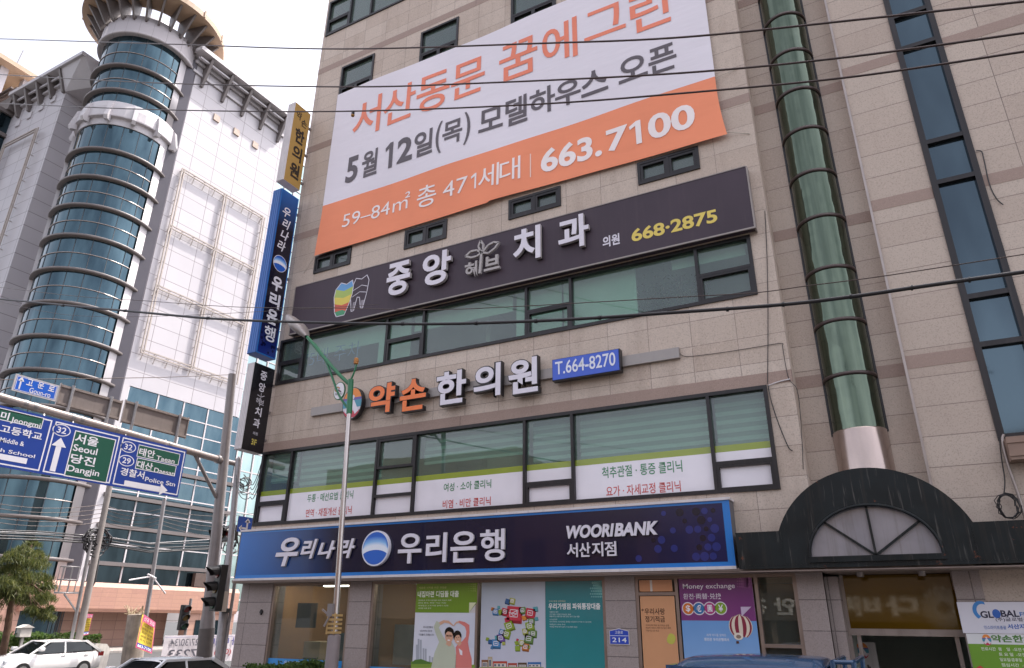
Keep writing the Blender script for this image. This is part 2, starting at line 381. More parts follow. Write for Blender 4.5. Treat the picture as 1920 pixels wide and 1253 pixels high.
# ================================================================== granite office building
XL, XR_, ZT = -14.2, -1.15, 26.0
bld = thing('office_building', 'granite clad corner office building with black framed window bands and shop signs', 'building', (-6.5, Y0, 0))
def holed(mb, x0, x1, z0, z1, holes, Y, depth):
    xs = sorted({x0, x1, *[h[0] for h in holes], *[h[1] for h in holes]}); zs = sorted({z0, z1, *[h[2] for h in holes], *[h[3] for h in holes]})
    for a, b in zip(xs, xs[1:]):
        for c, d in zip(zs, zs[1:]):
            mx, mz = (a + b) / 2, (c + d) / 2
            if any(h[0] < mx < h[1] and h[2] < mz < h[3] for h in holes): continue
            mb.add([(a, Y, c), (b, Y, c), (b, Y, d), (a, Y, d)], [(0, 1, 2, 3)])
    for a, b, c, d in holes:
        E = Y + depth
        mb.add([(a, Y, c), (b, Y, c), (b, Y, d), (a, Y, d), (a, E, c), (b, E, c), (b, E, d), (a, E, d)],
               [(0, 4, 5, 1), (3, 2, 6, 7), (0, 3, 7, 4), (1, 5, 6, 2)])
def px_x(*pts, Y=Y0): return [fp(x, y, Y)[0] for x, y in pts]
F3 = (-14.08, -1.53, 8.2, 9.5); F2 = (-14.16, -1.6, 4.52, 6.39)
SM = [(-13.21, -11.89, 11.37, 11.92), (-10.08, -8.76, 11.35, 11.92), (-6.97, -5.58, 11.37, 11.92), (-3.70, -2.33, 11.34, 11.92)]
UP = [(-13.13, -11.81, 17.4, 18.8), (-10.05, -8.71, 17.4, 18.8), (-6.97, -5.6, 17.4, 18.8), (-3.70, -2.33, 17.4, 18.8)]
F7 = (-14.1, -1.55, 20.55, 22.1)
w = MB(); holed(w, XL, XR_, 3.16, ZT, [F3, F2, *SM, *UP, F7], Y0, .28)
w.add([(XR_, Y0, 0), (XR_, 13.3, 0), (XR_, 13.3, ZT), (XR_, Y0, ZT)], [(0, 1, 2, 3)])
w.add([(XL, Y0, 0), (XL, 26, 0), (XL, 26, ZT), (XL, Y0, ZT)], [(3, 2, 1, 0)])
w.build('wall', GRAN, bld)
w = MB(); w.add([(XR_, 13.3, 3.15), (.64, 13.3, 3.15), (.64, 13.3, ZT), (XR_, 13.3, ZT)], [(0, 1, 2, 3)]); w.build('recess_wall', GRANR, bld); w = MB()
w.add([(.64, 13.3, 2.9), (.64, 12.95, 2.9), (.64, 12.95, ZT), (.64, 13.3, ZT)], [(0, 1, 2, 3)])
STR = (1.66, 2.43, 5.05, 26.0)
holed(w, .64, 9.5, 0, ZT, [STR, (4.35, 8.5, 13.1, 25)], 12.95, .25)
w.add([(9.5, 12.95, 0), (9.5, 26, 0), (9.5, 26, ZT), (9.5, 12.95, ZT)], [(0, 1, 2, 3)])
w.build('side_wall', GRANW, bld)
w = MB(); w.box(XL, 9.5, 25.8, 26, 0, ZT); w.add([(XL, Y0, ZT), (9.5, 12.95, ZT), (9.5, 26, ZT), (XL, 26, ZT)], [(0, 1, 2, 3)]); w.build('roof', DARK, bld)
for z in (6.51, 9.62, 12.79, 15.92, 19.06, 22.4):
    b = MB()
    if z != 9.62: b.box(XL - .004, XR_ + .004, Y0 - .004, Y0 + .05, z - .115, z + .115)
    b.box(XR_ + .006, .636, 13.294, 13.4, z - .115, z + .115)
    b.box(.636, STR[0] - .002, 12.945, 13.1, z - .115, z + .115); b.box(STR[1] + .002, 9.5, 12.945, 13.1, z - .115, z + .115)
    b.build('stone_band', BAND, bld)
# flashing strip along the edge of the projecting wall
f = MB(); f.box(.615, .655, 12.925, 12.96, 3.9, ZT); f.build('edge_trim', SILVER, bld)
# rooms behind the windows
INT = paint('interior_plaster', rgb('#d0d6cf'), .8, 0, .08, .6)
r = MB()
for z in (3.22, 6.62, 9.72, 12.9, 16.1, 19.3, 22.5): r.box(XL + .05, XR_ - .05, Y0 + .3, 17.5, z, z + .25)
for a, b in ((6.87, 9.72), (9.97, 12.9), (16.35, 19.3), (19.55, 22.5), (3.47, 6.62)):
    r.box(XL + .05, XR_ - .05, 17.5, 17.6, a, b)
    for x in (-11.3, -8.2, -4.4): r.box(x, x + .12, 13.9, 17.5, a, b)
    r.box(XR_ - .3, XR_ - .1, Y0 + .3, 17.5, a, b)
r.build('interior', INT, bld)
LIT = newmat('lamp_glow'); LIT[3].inputs['Emission Color'].default_value = (1, .95, .85, 1); LIT[3].inputs['Emission Strength'].default_value = 6
for x, y in ((-8.9, 14.6), (-6.9, 14.4)): li = MB(); li.box(x, x + .35, y, y + .12, 6.57, 6.61); li.build('ceiling_light', LIT[0], bld)
for x, y in ((-9.6, 14.6), (-8.4, 14.6), (-13.6, 13.6), (-13.3, 14.6), (-12.2, 14.4), (-9.0, 15.6), (-12.6, 15.6), (-11.6, 15), (-6.5, 15)): li = MB(); li.box(x, x + .9, y, y + .1, 3.17, 3.21); li.build('ceiling_light', LIT[0], bld)  # hall strip lights, extra ones added to brighten the dark bays

def window(X0, X1, Z0, Z1, Y, muls, bars, sashes, name='window', fw=.07, pane=PANE, frame=FRAME, parent=bld):
    """frame with mullions (x), bars (x0,x1,z) and opening sashes (x0,x1,z0,z1); the pane is a child"""
    m = MB(); a, b = Y - .035, Y + .10
    m.box(X0, X1, a, b, Z0, Z0 + fw); m.box(X0, X1, a, b, Z1 - fw, Z1)
    m.box(X0, X0 + fw, a, b, Z0 + fw, Z1 - fw); m.box(X1 - fw, X1, a, b, Z0 + fw, Z1 - fw)
    for x in muls: m.box(x - fw * .45, x + fw * .45, a + .003, b, Z0 + fw, Z1 - fw)
    for x0, x1, z in bars: m.box(x0, x1, a + .006, b, z - fw * .45, z + fw * .45)
    for x0, x1, z0, z1 in sashes:
        s = .055; c = a + .012
        m.box(x0, x1, c, b, z0, z0 + s); m.box(x0, x1, c, b, z1 - s, z1); m.box(x0, x0 + s, c, b, z0 + s, z1 - s); m.box(x1 - s, x1, c, b, z0 + s, z1 - s)
    o = m.build(name, frame, parent)
    p = MB(); xs = [X0 + fw / 2, *muls, X1 - fw / 2]
    for x0, x1 in zip(xs, xs[1:]):
        j = [random.uniform(-.008, .008) for _ in range(3)]; j.append(j[1] + j[2] - j[0]); za, zz = Z0 + fw / 2, Z1 - fw / 2
        vs = [(x, Y + .055 + d + j[2 * a + b], z) for a, x in enumerate((x0, x1)) for d in (0, .006) for b, z in enumerate((za, zz))]
        p.add(vs, [(0, 1, 3, 2), (4, 6, 7, 5), (0, 4, 5, 1), (2, 3, 7, 6), (0, 2, 6, 4), (1, 5, 7, 3)])
    p.build('pane', pane, o); return o
# third storey band
m3 = px_x((570, 655), (727, 612), (796, 590), (987, 558), (1069.5, 530), (1305.5, 490))
zb3 = 8.83
k3 = [F3[0] + .035, *m3, F3[1] - .035]
win3 = window(*F3, Y0, m3, [(k3[i], k3[i + 1], zb3) for i in (0, 2, 4, 6)], [(k3[i] + .03, k3[i + 1] - .03, F3[2] + .05, zb3 - .02) for i in (0, 2, 4, 6)])
BLIND = paint('roller_blind', rgb('#ccdcd2'), .8, 0, .05, 1)
bl = MB()
for x0, x1, z0 in ((-13.5, -10.9, 9.0), (-10.9, -9.9, 8.3), (-9.8, -7.0, 9.08), (-6.9, -5.75, 8.35), (-5.7, -4.0, 8.3), (-3.2, -1.7, 9.25)): bl.box(x0, x1, Y0 + .3, Y0 + .33, z0, 9.5)
bl.build('blind', BLIND, win3)
xs_ = fp(905, 640, Y0 + .5)[0]
sf = MB(); sf.lathe((xs_, Y0 + .75, 8.32), [(0, -.12), (.36, -.1), (.42, .0), (.3, .12), (0, .17)], 20); sf.build('red_stool', paint('stool_red', rgb('#b04a44'), .5), bld)
for x, z in ((-12.9, 8.35), (-8.3, 8.3), (-4.6, 8.25)):
    sf = MB(); sf.box(x, x + .5, Y0 + 1.2, Y0 + 1.5, 6.87, z + .5); sf.box(x + .04, x + .46, Y0 + 1.18, Y0 + 1.2, z + .1, z + .4); sf.build('cabinet', paint('cabinet_white', rgb('#c9cdc8'), .5, 0, .1, 2), bld)
led = Print((0, Y0 + .16, 0), EX, EZ)
led.text('75대 주차', *tbox(560, 668, 668, 655, 30, Y0), '#7f8fc4', 2, -.012); led.build('led_text', PR_MATT, win3)
# second storey band with printed film
m2 = px_x((542.5, 900), (705, 880), (777.5, 870), (983.8, 840), (1074, 850), (1332, 800))
k2 = [F2[0] + .035, *m2, F2[1] - .035]
zo1, zo0 = fp(1200, 850)[1], fp(1200, 862)[1]
zs = 4.98
win2 = window(*F2, Y0, m2, [(k2[0], k2[1], zs + .1), (k2[2], k2[3], zs + .02), (k2[4], k2[5], zs), (k2[6], k2[7], zs + .07)],
              [(k2[0] + .03, k2[1] - .03, 4.56, zs + .08), (k2[2] + .03, k2[3] - .03, 5.62, 6.32), (k2[4] + .03, k2[5] - .03, 4.56, zs - .02), (k2[6] + .03, k2[7] - .03, 4.56, zs + .05)])
m, n_, l_, b_ = newmat('zebra_blind')
wv = n_.new('ShaderNodeTexWave'); wv.bands_direction = 'Z'; wv.inputs['Scale'].default_value = 1.9; wv.inputs['Distortion'].default_value = .15
l_.new(coords(n_, l_), wv.inputs['Vector']); l_.new(mixc(n_, l_, rgb('#87948d'), rgb('#c3d0c8'), ramp(n_, l_, wv.outputs['Fac'], .4, .7)), b_.inputs['Base Color'])
b_.inputs['Roughness'].default_value = .8
bl = MB()
for i, dz in ((0, .35), (1, .0), (3, .42), (4, .2), (5, 0), (6, 0)): bl.box(k2[i] + .05, k2[i + 1] - .05, Y0 + .3, Y0 + .32, zo0 + dz, 6.36)
bl.build('blind', m, win2)
flm = Print((0, Y0 + .05, 0), EX, EZ)
for a, b in zip(k2, k2[1:]):
    flm.rect(a, F2[2] + .03, b, zo0, '#e6e0e6'); flm.rect(a, zo0, b, zo1, '#8c9a2e')
GR, RD = '#2f7d4f', '#c0413d'
for st, bx, c in (('두통 · 매선요법 클리닉', (574, 934, 660, 927, 15), GR), ('면역 · 채질개선 클리닉', (571, 962, 657, 956, 15), RD), ('여성 · 소아 클리닉', (830, 912, 919, 908, 16), GR),
                  ('비염 · 비만 클리닉', (828, 944, 918, 940, 16), RD), ('척추관절 · 통증 클리닉', (1127, 884, 1278, 875, 22), GR), ('요가 · 자세교정 클리닉', (1135, 921, 1275, 911, 20), RD)):
    flm.text(st, *tbox(*bx, Y0), c, 2, .012)
flm.build('window_film', PR_FILM, win2)
for X0, X1, Z0, Z1 in SM:
    xm = (X0 + X1) / 2
    window(X0, X1, Z0, Z1, Y0, [xm], [], [(X0 + .07, xm - .03, Z0 + .07, Z1 - .07), (xm + .03, X1 - .07, Z0 + .07, Z1 - .07)], fw=.065)
for X0, X1, Z0, Z1 in UP:
    xm = (X0 + X1) / 2; zb = Z0 + .52
    window(X0, X1, Z0, Z1, Y0, [], [(X0, X1, zb)], [(X0 + .06, xm, Z0 + .06, zb - .03), (xm, X1 - .06, Z0 + .06, zb - .03)], fw=.065)
m7 = [-13.1, -12.2, -9.6, -8.6, -6.0, -5.0, -2.6]
window(*F7, Y0, m7, [(F7[0], m7[0], 21.2)], [(F7[0] + .06, m7[0] - .03, 20.62, 21.17)])
# tall stair window in the right wall
zb = [fp(1280 + x / 2.983, yo + y / 2.983, 12.95)[1] for x, y, yo in ((1275, 70, 0), (1328, 245, 0), (1482, 770, 0), (1545, 995, 0), (1728, 388, 420), (1798, 658, 420))]
window(STR[0], STR[1], STR[2], STR[3], 12.95, [], [(STR[0] + .09, STR[1] - .09, z) for z in zb + [15.4, 17.8, 20]], [], name='stair_window', fw=.1, pane=BLUEGL)
window(4.35, 8.5, 13.1, 25, 12.95, [5.6, 7], [(4.35, 8.5, 16), (4.35, 8.5, 19)], [], fw=.12, pane=BLUEGL, frame=WHITEMET)
# curved glass column with ring bands over a steel collar
cx, cy, cr = -.25, 13.32, .425
gb = MB(); gb.lathe((cx, cy, 0), [(cr, 5.45), (cr, ZT)], 28, pi, 2 * pi)
col = gb.build('glass_column', GREENGL, bld)
RINGM = paint('bronze_ring', rgb('#4b3f3d'), .4, .4, .1, 3)
zr = [fp(x, y, 12.92)[1] for x, y in ((1470, 27), (1486, 94), (1503, 165), (1518, 238), (1536, 318), (1553, 402), (1562, 500), (1577, 599), (1593, 700))]
for z in zr + [zr[0] + .98 * i for i in range(1, 10)]:
    rg = MB(); rg.lathe((cx, cy, z), [(cr, -.03), (cr + .025, -.03), (cr + .025, .03), (cr, .03)], 28, pi, 2 * pi); rg.build('ring', RINGM, col)
sd_ = MB()
for s in (-1, 1): sd_.box(cx + s * cr - .03, cx + s * cr + .03, cy - .03, cy + .03, 5.45, ZT)
sd_.build('side_rail', FRAME, col)
cl = MB(); cl.lathe((cx, cy, 0), [(cr + .015, 4.3), (cr + .015, 5.47), (cr, 5.49)], 28, pi, 2 * pi)
cl.build('steel_collar', paint('stainless', rgb('#b5a49c'), .22, .85, .08, 2, streak=.15), col)

# ------------------------------------------------------------------ ground floor shop front
gf = MB()
for x0, x1 in ((XL, -13.18), (-10.84, -10.25), (-4.87, -4.3), (-1.56, XR_)):
    pr_ = MB(); pr_.box(x0 + .001, x1, Y0 - .015, Y0 + .4, 0, 3.2); pr_.build('shop_pier', GRANG, bld)
gf.box(-13.18, -10.84, Y0 - .01, Y0 + .3, 0, 1.05); gf.box(-10.25, -4.87, Y0 - .01, Y0 + .3, 0, .95)
gf.build('shop_plinth', GRANG, bld); gf = MB(); gf.box(XR_ + .001, -.95, 12.9, 14.2, 0, 3.1); gf.build('shop_pier', GRANG, bld)
SOFF = paint('soffit_strip', rgb('#8a7a72'), .5, .2, .1, 4)
so = MB(); so.box(XL, .9, Y0 - .36, Y0 + .35, 3.19, 3.235)
for i in range(5): so.box(XL, -1.0, Y0 - .34 + i * .075, Y0 - .30 + i * .075, 3.165, 3.192)
so.build('soffit', SOFF, bld)
BRZ = paint('shop_frame', rgb('#8f7d72'), .4, .5, .1, 4)
def shopwin(X0, X1, Z0, muls, bars=()):
    return window(X0, X1, Z0, 3.165, Y0 + .04, muls, bars, [], name='shop_window', fw=.06, pane=PANEG, frame=BRZ)
sw1 = shopwin(-13.18, -10.84, 1.05, []); sw2 = shopwin(-10.25, -4.87, .95, [-7.6])
xo = px_x((1207, 1095), Y=Y0)[0]
sw3 = shopwin(-4.3, -1.56, .1, [-3.55, -2.2], [(-4.3, -3.55, 2.86), (-2.2, -1.56, 2.06)])
# inside the bank hall
WARM = paint('hall_wall', rgb('#9a7248'), .7, 0, .1, .5)
hi = MB(); hi.box(-13.9, -1.3, 17.2, 17.3, 0, 3.2); hi.box(-13.9, -13.8, 13.2, 17.3, 0, 3.2); hi.box(-10.6, -10.45, 13.3, 15.2, 0, 3.2); hi.box(-1.4, -1.3, 13.2, 17.3, 0, 3.2)
hi.build('hall_wall', WARM, bld)
MBEI = paint('machine_beige', rgb('#b9a88c'), .5, 0, .1, 3)
for x in (-12.9, -12.1, -11.4):
    hc = MB(); hc.box(x, x + .5, 13.7, 14.3, 0, 1.9); ho = hc.build('cash_machine', MBEI, bld); hc = MB(); hc.box(x + .05, x + .45, 13.66, 13.69, 1.1, 1.55); hc.build('screen', BLACK, ho)
for x, z0, z1, c_ in ((-13.1, 2.2, 2.75, '#4a4640'), (-11.7, 1.5, 2.1, '#6f7a80'), (-10.15, 1.5, 2.3, '#c9c4bb'), (-9.35, 1.9, 2.5, '#8c3a33'), (-8.7, 1.4, 2.0, '#cfc9be'), (-1.95, 1.2, 1.9, '#c7cfc2')):
    hb = MB(); hb.box(x, x + .62, 13.55, 13.58, z0, z1); hb.build('hanging_panel', paint('panel' + c_, rgb(c_), .5, 0, .12, 3), bld)
hc = MB(); hc.box(-9.9, -8.2, 14.4, 15, 0, 1.1); hc.build('counter', MBEI, bld)
# printed blue sill stickers
for sw, X0, X1, zt in ((sw1, -13.12, -10.9, fp(590, 1238)[1]), (sw2, -10.19, -8.9, fp(730, 1252)[1])):
    s = Print((0, Y0 + .07, 0), EX, EZ); s.rect(X0, zt - .28, X1, zt, '#3d8fd2')
    s.text('우리은행', X0 + .5, zt - .13, X0 + .95, zt - .04, '#e9eef5', 2); s.text('우리은행', X0 + 1.05 if X1 - X0 < 2 else X0 + 1.5, zt - .13, X0 + 1.28 if X1 - X0 < 2 else X0 + 1.95, zt - .04, '#e9eef5', 2)
    s.build('sill_sticker', PR_FILM, sw)
# entrance: amber transom, steel bar, dark lobby
AMB = paint('amber_glass', rgb('#664b12'), .0, .0, .15, 1, spec=.50)
YE = 13.35
tx0, tx1 = -.93, .72
t_ = MB(); t_.box(tx0, tx1, YE, YE + .02, 2.33, 3.14); tr = t_.build('transom', AMB, bld)
t_ = MB(); t_.box(tx0, tx1, YE - .06, YE + .06, 2.23, 2.33)
for x in (tx0 - .02, tx1): t_.box(x, x + .05, YE - .05, YE + .05, 0, 3.14)
t_.box(tx0 + .1, tx0 + .16, YE - .02, YE + .03, 0, 2.23); t_.box(tx1 - .2, tx1 - .14, YE - .02, YE + .03, 0, 2.23)
t_.build('door_frame', SILVER, bld)
lb = MB(); lb.box(tx0 - .05, tx0, YE + .06, 18, 0, 3.1); lb.box(tx1 + .05, tx1 + .1, YE + .06, 18, 0, 3.1); lb.box(tx0, tx1, 18, 18.1, 0, 3.1); lb.box(tx0, tx1, YE + .1, 18, 2.9, 3.1)
lb.build('lobby', INT, bld)
st_ = MB(); st_.box(.64, 1.0, 12.93, 13.0, 0, 3.2); st_.build('door_jamb', GRANG, bld)

# ------------------------------------------------------------------ arched canopy over the entrance
YC = 12.3
CAN = paint('canopy_steel', rgb('#12181a'), .42, .0, .4, 2.5, streak=.6, dirt=rgb('#38312b'), spec=.3)
n, l = CAN.node_tree.nodes, CAN.node_tree.links; b_ = n['Principled BSDF']; old = b_.inputs['Base Color'].links[0].from_socket
k1 = mixc(n, l, old, rgb('#6f6a66'), ramp(n, l, noise(n, l, coords(n, l, (16, 16, .9)), 1.5, 4, .6), .60, .72, (0, 0, 0), (.45,) * 3))      # chalky runs
k2 = mixc(n, l, k1, rgb('#6b3a24'), ramp(n, l, noise(n, l, coords(n, l), 3.2, 6, .7), .66, .70))                                            # rust spots
l.new(k2, b_.inputs['Base Color'])
def cpx(x, y): p = PY(x, y, YC); return Vector((p.x, 0, p.z))
zl0, zl1 = cpx(1382, 1062).z, cpx(1382, 997).z
x0c, xac, xbc = cpx(1382, 1030).x, cpx(1459, 990).x, cpx(1822, 970).x
apex = cpx(1632, 876).z; zsp = zl1 - .02
hw = (xbc - xac) / 2; xm = (xac + xbc) / 2; rise = apex - zsp; R = (hw * hw + rise * rise) / (2 * rise); zc = apex - R
ang = math.asin(min(1, hw / R))
top = [(x0c, zsp), (xac, zsp)] + [(xm + R * sin(-ang + 2 * ang * i / 28), zc + R * cos(-ang + 2 * ang * i / 28)) for i in range(1, 28)] + [(xbc, zsp), (4.6, zsp)]
fx0, fx1 = cpx(1519, 1040).x, cpx(1769, 1036).x; fz0 = cpx(1640, 1041).z; fzt = cpx(1624, 947).z
fm, fr, fh = (fx0 + fx1) / 2, (fx1 - fx0) / 2, fzt - fz0
inner = [(fm + fr * cos(pi - pi * i / 28), fz0 + fh * sin(pi - pi * i / 28)) for i in range(29)]
c = MB()
outer = [(x0c, zl0)] + top + [(4.6, zl0)]
# front plate as a strip between the outer line and the fan opening
def at_top(x):
    for (a, b), (c2, d) in zip(top, top[1:]):
        if a <= x <= c2: return b + (d - b) * (x - a) / max(c2 - a, 1e-6)
    return zsp
def plate(Y):
    vs, fs = [], []
    def quad(p): k = len(vs); vs.extend([(x, Y, z) for x, z in p]); fs.append((k, k + 1, k + 2, k + 3))
    xs = sorted({*[p[0] for p in top if p[0] <= fx0 or p[0] >= fx1], fx0, fx1})
    for a, b in zip(xs, xs[1:]):
        if b <= fx0 + 1e-6 or a >= fx1 - 1e-6: quad([(a, zl0), (b, zl0), (b, at_top(b)), (a, at_top(a))])
    for (a, za), (b, zb_) in zip(inner, inner[1:]): quad([(a, za), (b, zb_), (b, at_top(b)), (a, at_top(a))])
    quad([(fx0, zl0), (fx1, zl0), (fx1, fz0), (fx0, fz0)])
    return vs, fs
c.add(*plate(YC))
for (a, za), (b, zb_) in zip(top, top[1:]): c.add([(a, YC, za), (b, YC, zb_), (b, Y0 + .5, zb_), (a, Y0 + .5, za)], [(0, 1, 2, 3)])
for (a, za), (b, zb_) in zip(inner, inner[1:]): c.add([(a, YC, za), (b, YC, zb_), (b, YC + .1, zb_), (a, YC + .1, za)], [(3, 2, 1, 0)])
c.add([(fx0, YC, fz0), (fx1, YC, fz0), (fx1, YC + .1, fz0), (fx0, YC + .1, fz0)], [(0, 1, 2, 3)])
c.add([(x0c, YC, zl0), (x0c, Y0, zl0), (x0c, Y0, zsp), (x0c, YC, zsp)], [(0, 1, 2, 3)])
c.box(x0c, 4.6, YC + .002, YC + .03, zl0 - .05, zl0)
can = c.build('arched_canopy', CAN, bld)
for x in (xac + .02, xbc - .02, 2.4, 3.6):
    sm_ = MB(); sm_.box(x - .012, x + .012, YC - .006, YC + .004, zl0, zsp - .01); sm_.build('seam_cover', CAN, can)
rim = MB(); rim.tube([(a, YC - .012, z) for a, z in inner], .022, 6); rim.box(fx0 - .03, fx1 + .03, YC - .03, YC + .02, fz0 - .085, fz0)
for a in (40, 90, 135):
    rim.bar((fm + .02, YC + .05, fz0), (fm + fr * cos(radians(a)) * .99, YC + .05, fz0 + fh * sin(radians(a)) * .99), .035, .03, up=(0, 1, 0))
rim.build('fan_bars', CAN, can)
fg = MB(); fg.add([(a, YC + .07, z) for a, z in inner], [tuple(range(29))[::-1]])
fg.build('fan_pane', paint('frosted_fan_glass', rgb('#8f8b90'), .12, 0, .14, 1.6, streak=.4, spec=1.0), can)
cs = MB(); cs.box(x0c, 4.6, YC + .031, 13.34, 3.16, 3.18)
for i in range(9): cs.box(-1.1, 1.0, YC + .06 + i * .11, YC + .13 + i * .11, 3.145, 3.161)
cs.build('canopy_soffit', SOFF, can)
for x in (-.6, .25): dl = MB(); dl.lathe((x, 12.75, 3.08), [(.0, 0), (.05, 0), (.06, .08)], 12); dl.build('downlight', SILVER, can)

# ================================================================== signs on the facade
LW = paint('letter_white', rgb('#d9d3dc'), .4, 0, .04, 4); LRET = paint('letter_return_grey', rgb('#a8a19f'), .45, 0, .08, 4)
LBLK = paint('letter_black', rgb('#211d1f'), .4, 0, .1, 4); LORG = paint('letter_orange', rgb('#ee7a3d'), .4, 0, .06, 4); LYEL = paint('letter_yellow', rgb('#e2c75a'), .45, 0, .05, 4)
# --- dark dental clinic sign
YS = 12.56
a0, zt1 = fp(555, 540, YS); b1, zb1 = fp(1415, 426, YS); zt_ = (zt1 + fp(1397, 312, YS)[1]) / 2; zb_s = (zb1 + fp(545, 625, YS)[1]) / 2; a1 = (b1 + fp(1397, 312, YS)[0]) / 2
dsn = thing('clinic_sign', 'long dark plum dental clinic sign with raised white letters and yellow phone number', 'sign', ((a0 + a1) / 2, YS, zb_s))
m = MB(); m.box(a0, a1, YS, Y0 - .01, zb_s, zt_); m.build('panel', paint('plum_panel', rgb('#453a43'), .5, 0, .1, .8, streak=.2, dirt=rgb('#5a4c50'), spec=.25), dsn)
e = MB(); e.box(a0, a1, YS - .012, YS + .02, zb_s - .035, zb_s); e.box(a1, a1 + .03, YS - .012, Y0 - .01, zb_s - .035, zt_); e.box(a0 - .02, a0, YS - .012, Y0 - .01, zb_s - .035, zt_); e.box(a0, a1, YS - .01, YS + .03, zt_, zt_ + .02)
e.build('edge_trim', paint('trim_pale', rgb('#8e8580'), .45, .2, .1, 4), dsn)
items = [(s, *fbox(*q, YS)) for s, q in (('중', (731.5, 774, 496, 556)), ('앙', (798, 850, 477, 537)), ('치', (967, 1018, 432, 493)), ('과', (1051, 1108, 410, 470)))]
letters(items, YS, dsn, LW, LRET, .05, .13, .03, .033, back=LBLK)
m = MB()
ex0, ez0, ex1, ez1 = fbox(877, 941, 456, 518, YS); ew, eh = ex1 - ex0, ez1 - ez0
solid_text(m, (0, YS, 0), EX, EZ, [('허', ex0, ez0, ex0 + ew * .36, ez0 + eh * .45), ('브', ex0 + ew * .56, ez0 + eh * .06, ex1, ez0 + eh * .48)], .05, .12, .03)
def leaf(pts): return [(ex0 + ew * a, YS - .12, ez0 + eh * b) for a, b in pts]
def ring2(mb, pts, w=.045):
    P_ = leaf(pts); cxx = sum(p[0] for p in P_) / len(P_); czz = sum(p[2] for p in P_) / len(P_)
    for p, q in zip(P_, P_[1:] + P_[:1]): mb.bar(p, q, w, .07, up=(0, 1, 0))
ring2(m, [(.5, .62), (.36, .74), (.18, .75), (.02, .64), (.2, .56), (.36, .56)]); ring2(m, [(.52, .62), (.68, .8), (.84, .85), (.99, .8), (.88, .66), (.7, .56)])
ring2(m, [(.47, .66), (.4, .84), (.46, 1.0), (.54, .86), (.54, .7)]); m.bar(leaf([(.5, .66)])[0], leaf([(.46, .02)])[0], .06, .07, up=(0, 1, 0))
m.build('herb_emblem', LRET, dsn)
p = Print((0, YS, 0), EX, EZ)
p.text('의원', *tbox(1130, 454, 1162, 448.5, 21, YS), '#d9d3dc', 2, .03); p.text('668·2875', *tbox(1184, 440, 1345, 407, 25, YS), '#dcc35c', 2, .03)
# tooth emblem: five coloured bands and a white outlined tooth
tx0_, tz0_, tx1_, tz1_ = fbox(625, 690, 524, 588, YS); tw, th = tx1_ - tx0_, tz1_ - tz0_
def tp(pts): return [(tx0_ + tw * a, tz0_ + th * b) for a, b in pts]
for c_, q in (('#5f97c9', [(.06, .80), (.2, .96), (.36, .88), (.52, .96), (.56, .78), (.3, .70)]), ('#a3b75a', [(.03, .58), (.06, .80), (.3, .70), (.56, .78), (.55, .56), (.3, .50)]),
              ('#d9c34f', [(.06, .38), (.03, .58), (.3, .50), (.55, .56), (.5, .34), (.28, .3)]), ('#c9573c', [(.09, .14), (.06, .38), (.28, .3), (.5, .34), (.42, .10), (.3, .16)]), ('#3f8f62', [(.16, .0), (.09, .14), (.3, .16), (.42, .10), (.38, .0)])):
    p.poly(tp(q), c_, 1)
O_ = '#d9d3dc'
p.line(tp([(.06, .80), (.03, .58), (.06, .38), (.09, .14), (.16, 0), (.38, 0), (.42, .1), (.5, .34), (.55, .56), (.56, .78), (.52, .96), (.36, .88), (.2, .96), (.06, .8)]), .022, O_, 2)
p.line(tp([(.56, .82), (.62, .98), (.78, .92), (.92, 1.0), (.99, .84), (.96, .5), (.88, .06), (.82, .1), (.77, .4), (.7, .42), (.64, .06), (.57, .05), (.52, .42)]), .022, O_, 2)
p.line(tp([(.57, .64), (.8, .74), (.98, .66)]), .016, O_, 2); p.line(tp([(.56, .46), (.76, .56), (.96, .5)]), .016, O_, 2)
p.poly(tp([(.6, .3), (.66, .3), (.63, .08), (.59, .08)]), '#8f878e', 1); p.poly(tp([(.82, .3), (.92, .3), (.88, .1), (.84, .1)]), '#8f878e', 1)
p.build('print', PR_MATT, dsn)

# --- raised clinic letters on a grey rail
YR = 12.68
hs = thing('clinic_sign', 'orange and white raised clinic letters with oval emblem on a grey rail', 'sign', (-7.9, YR, 7.1))
zr0, zr1 = (fp(587, 779, YR)[1] + fp(1274, 671, YR)[1]) / 2, (fp(581, 766, YR)[1] + fp(1272, 650, YR)[1]) / 2
m = MB(); m.box(fp(583, 772, YR)[0], fp(1273, 660, YR)[0], YR, Y0 - .005, zr0, zr1); m.build('rail', paint('rail_grey', rgb('#968f8b'), .4, .3, .06, 3, streak=.15), hs)
YF = YR - .16
chars = (('약', (691, 739, 720, 774)), ('손', (750, 798, 711, 769)), ('한', (818, 873, 696, 757)), ('의', (888, 938, 683, 744)), ('원', (953, 1008, 672, 737)))
al = [(s, *fbox(*q, YF)) for s, q in chars]
def grow(it, d): return [(s, a - d, b - d, c2 + d, d2 + d) for s, a, b, c2, d2 in it]
letters(al[:2], YR, hs, LORG, LBLK, .02, .15, .03, .075, grow_=.022); letters(al[2:], YR, hs, LW, LBLK, .02, .15, .03, .075, grow_=.022)
ox0, oz0, ox1, oz1 = fbox(643, 677, 728, 784, YF); ocx, ocz, orx, orz = (ox0 + ox1) / 2, (oz0 + oz1) / 2, (ox1 - ox0) / 2, (oz1 - oz0) / 2
m = MB(); m.prism([(ocx + (orx + .02) * cos(2 * pi * i / 28), YR - .02, ocz + (orz + .02) * sin(2 * pi * i / 28)) for i in range(28)], (0, -.13, 0)); ov = m.build('emblem', LBLK, hs)
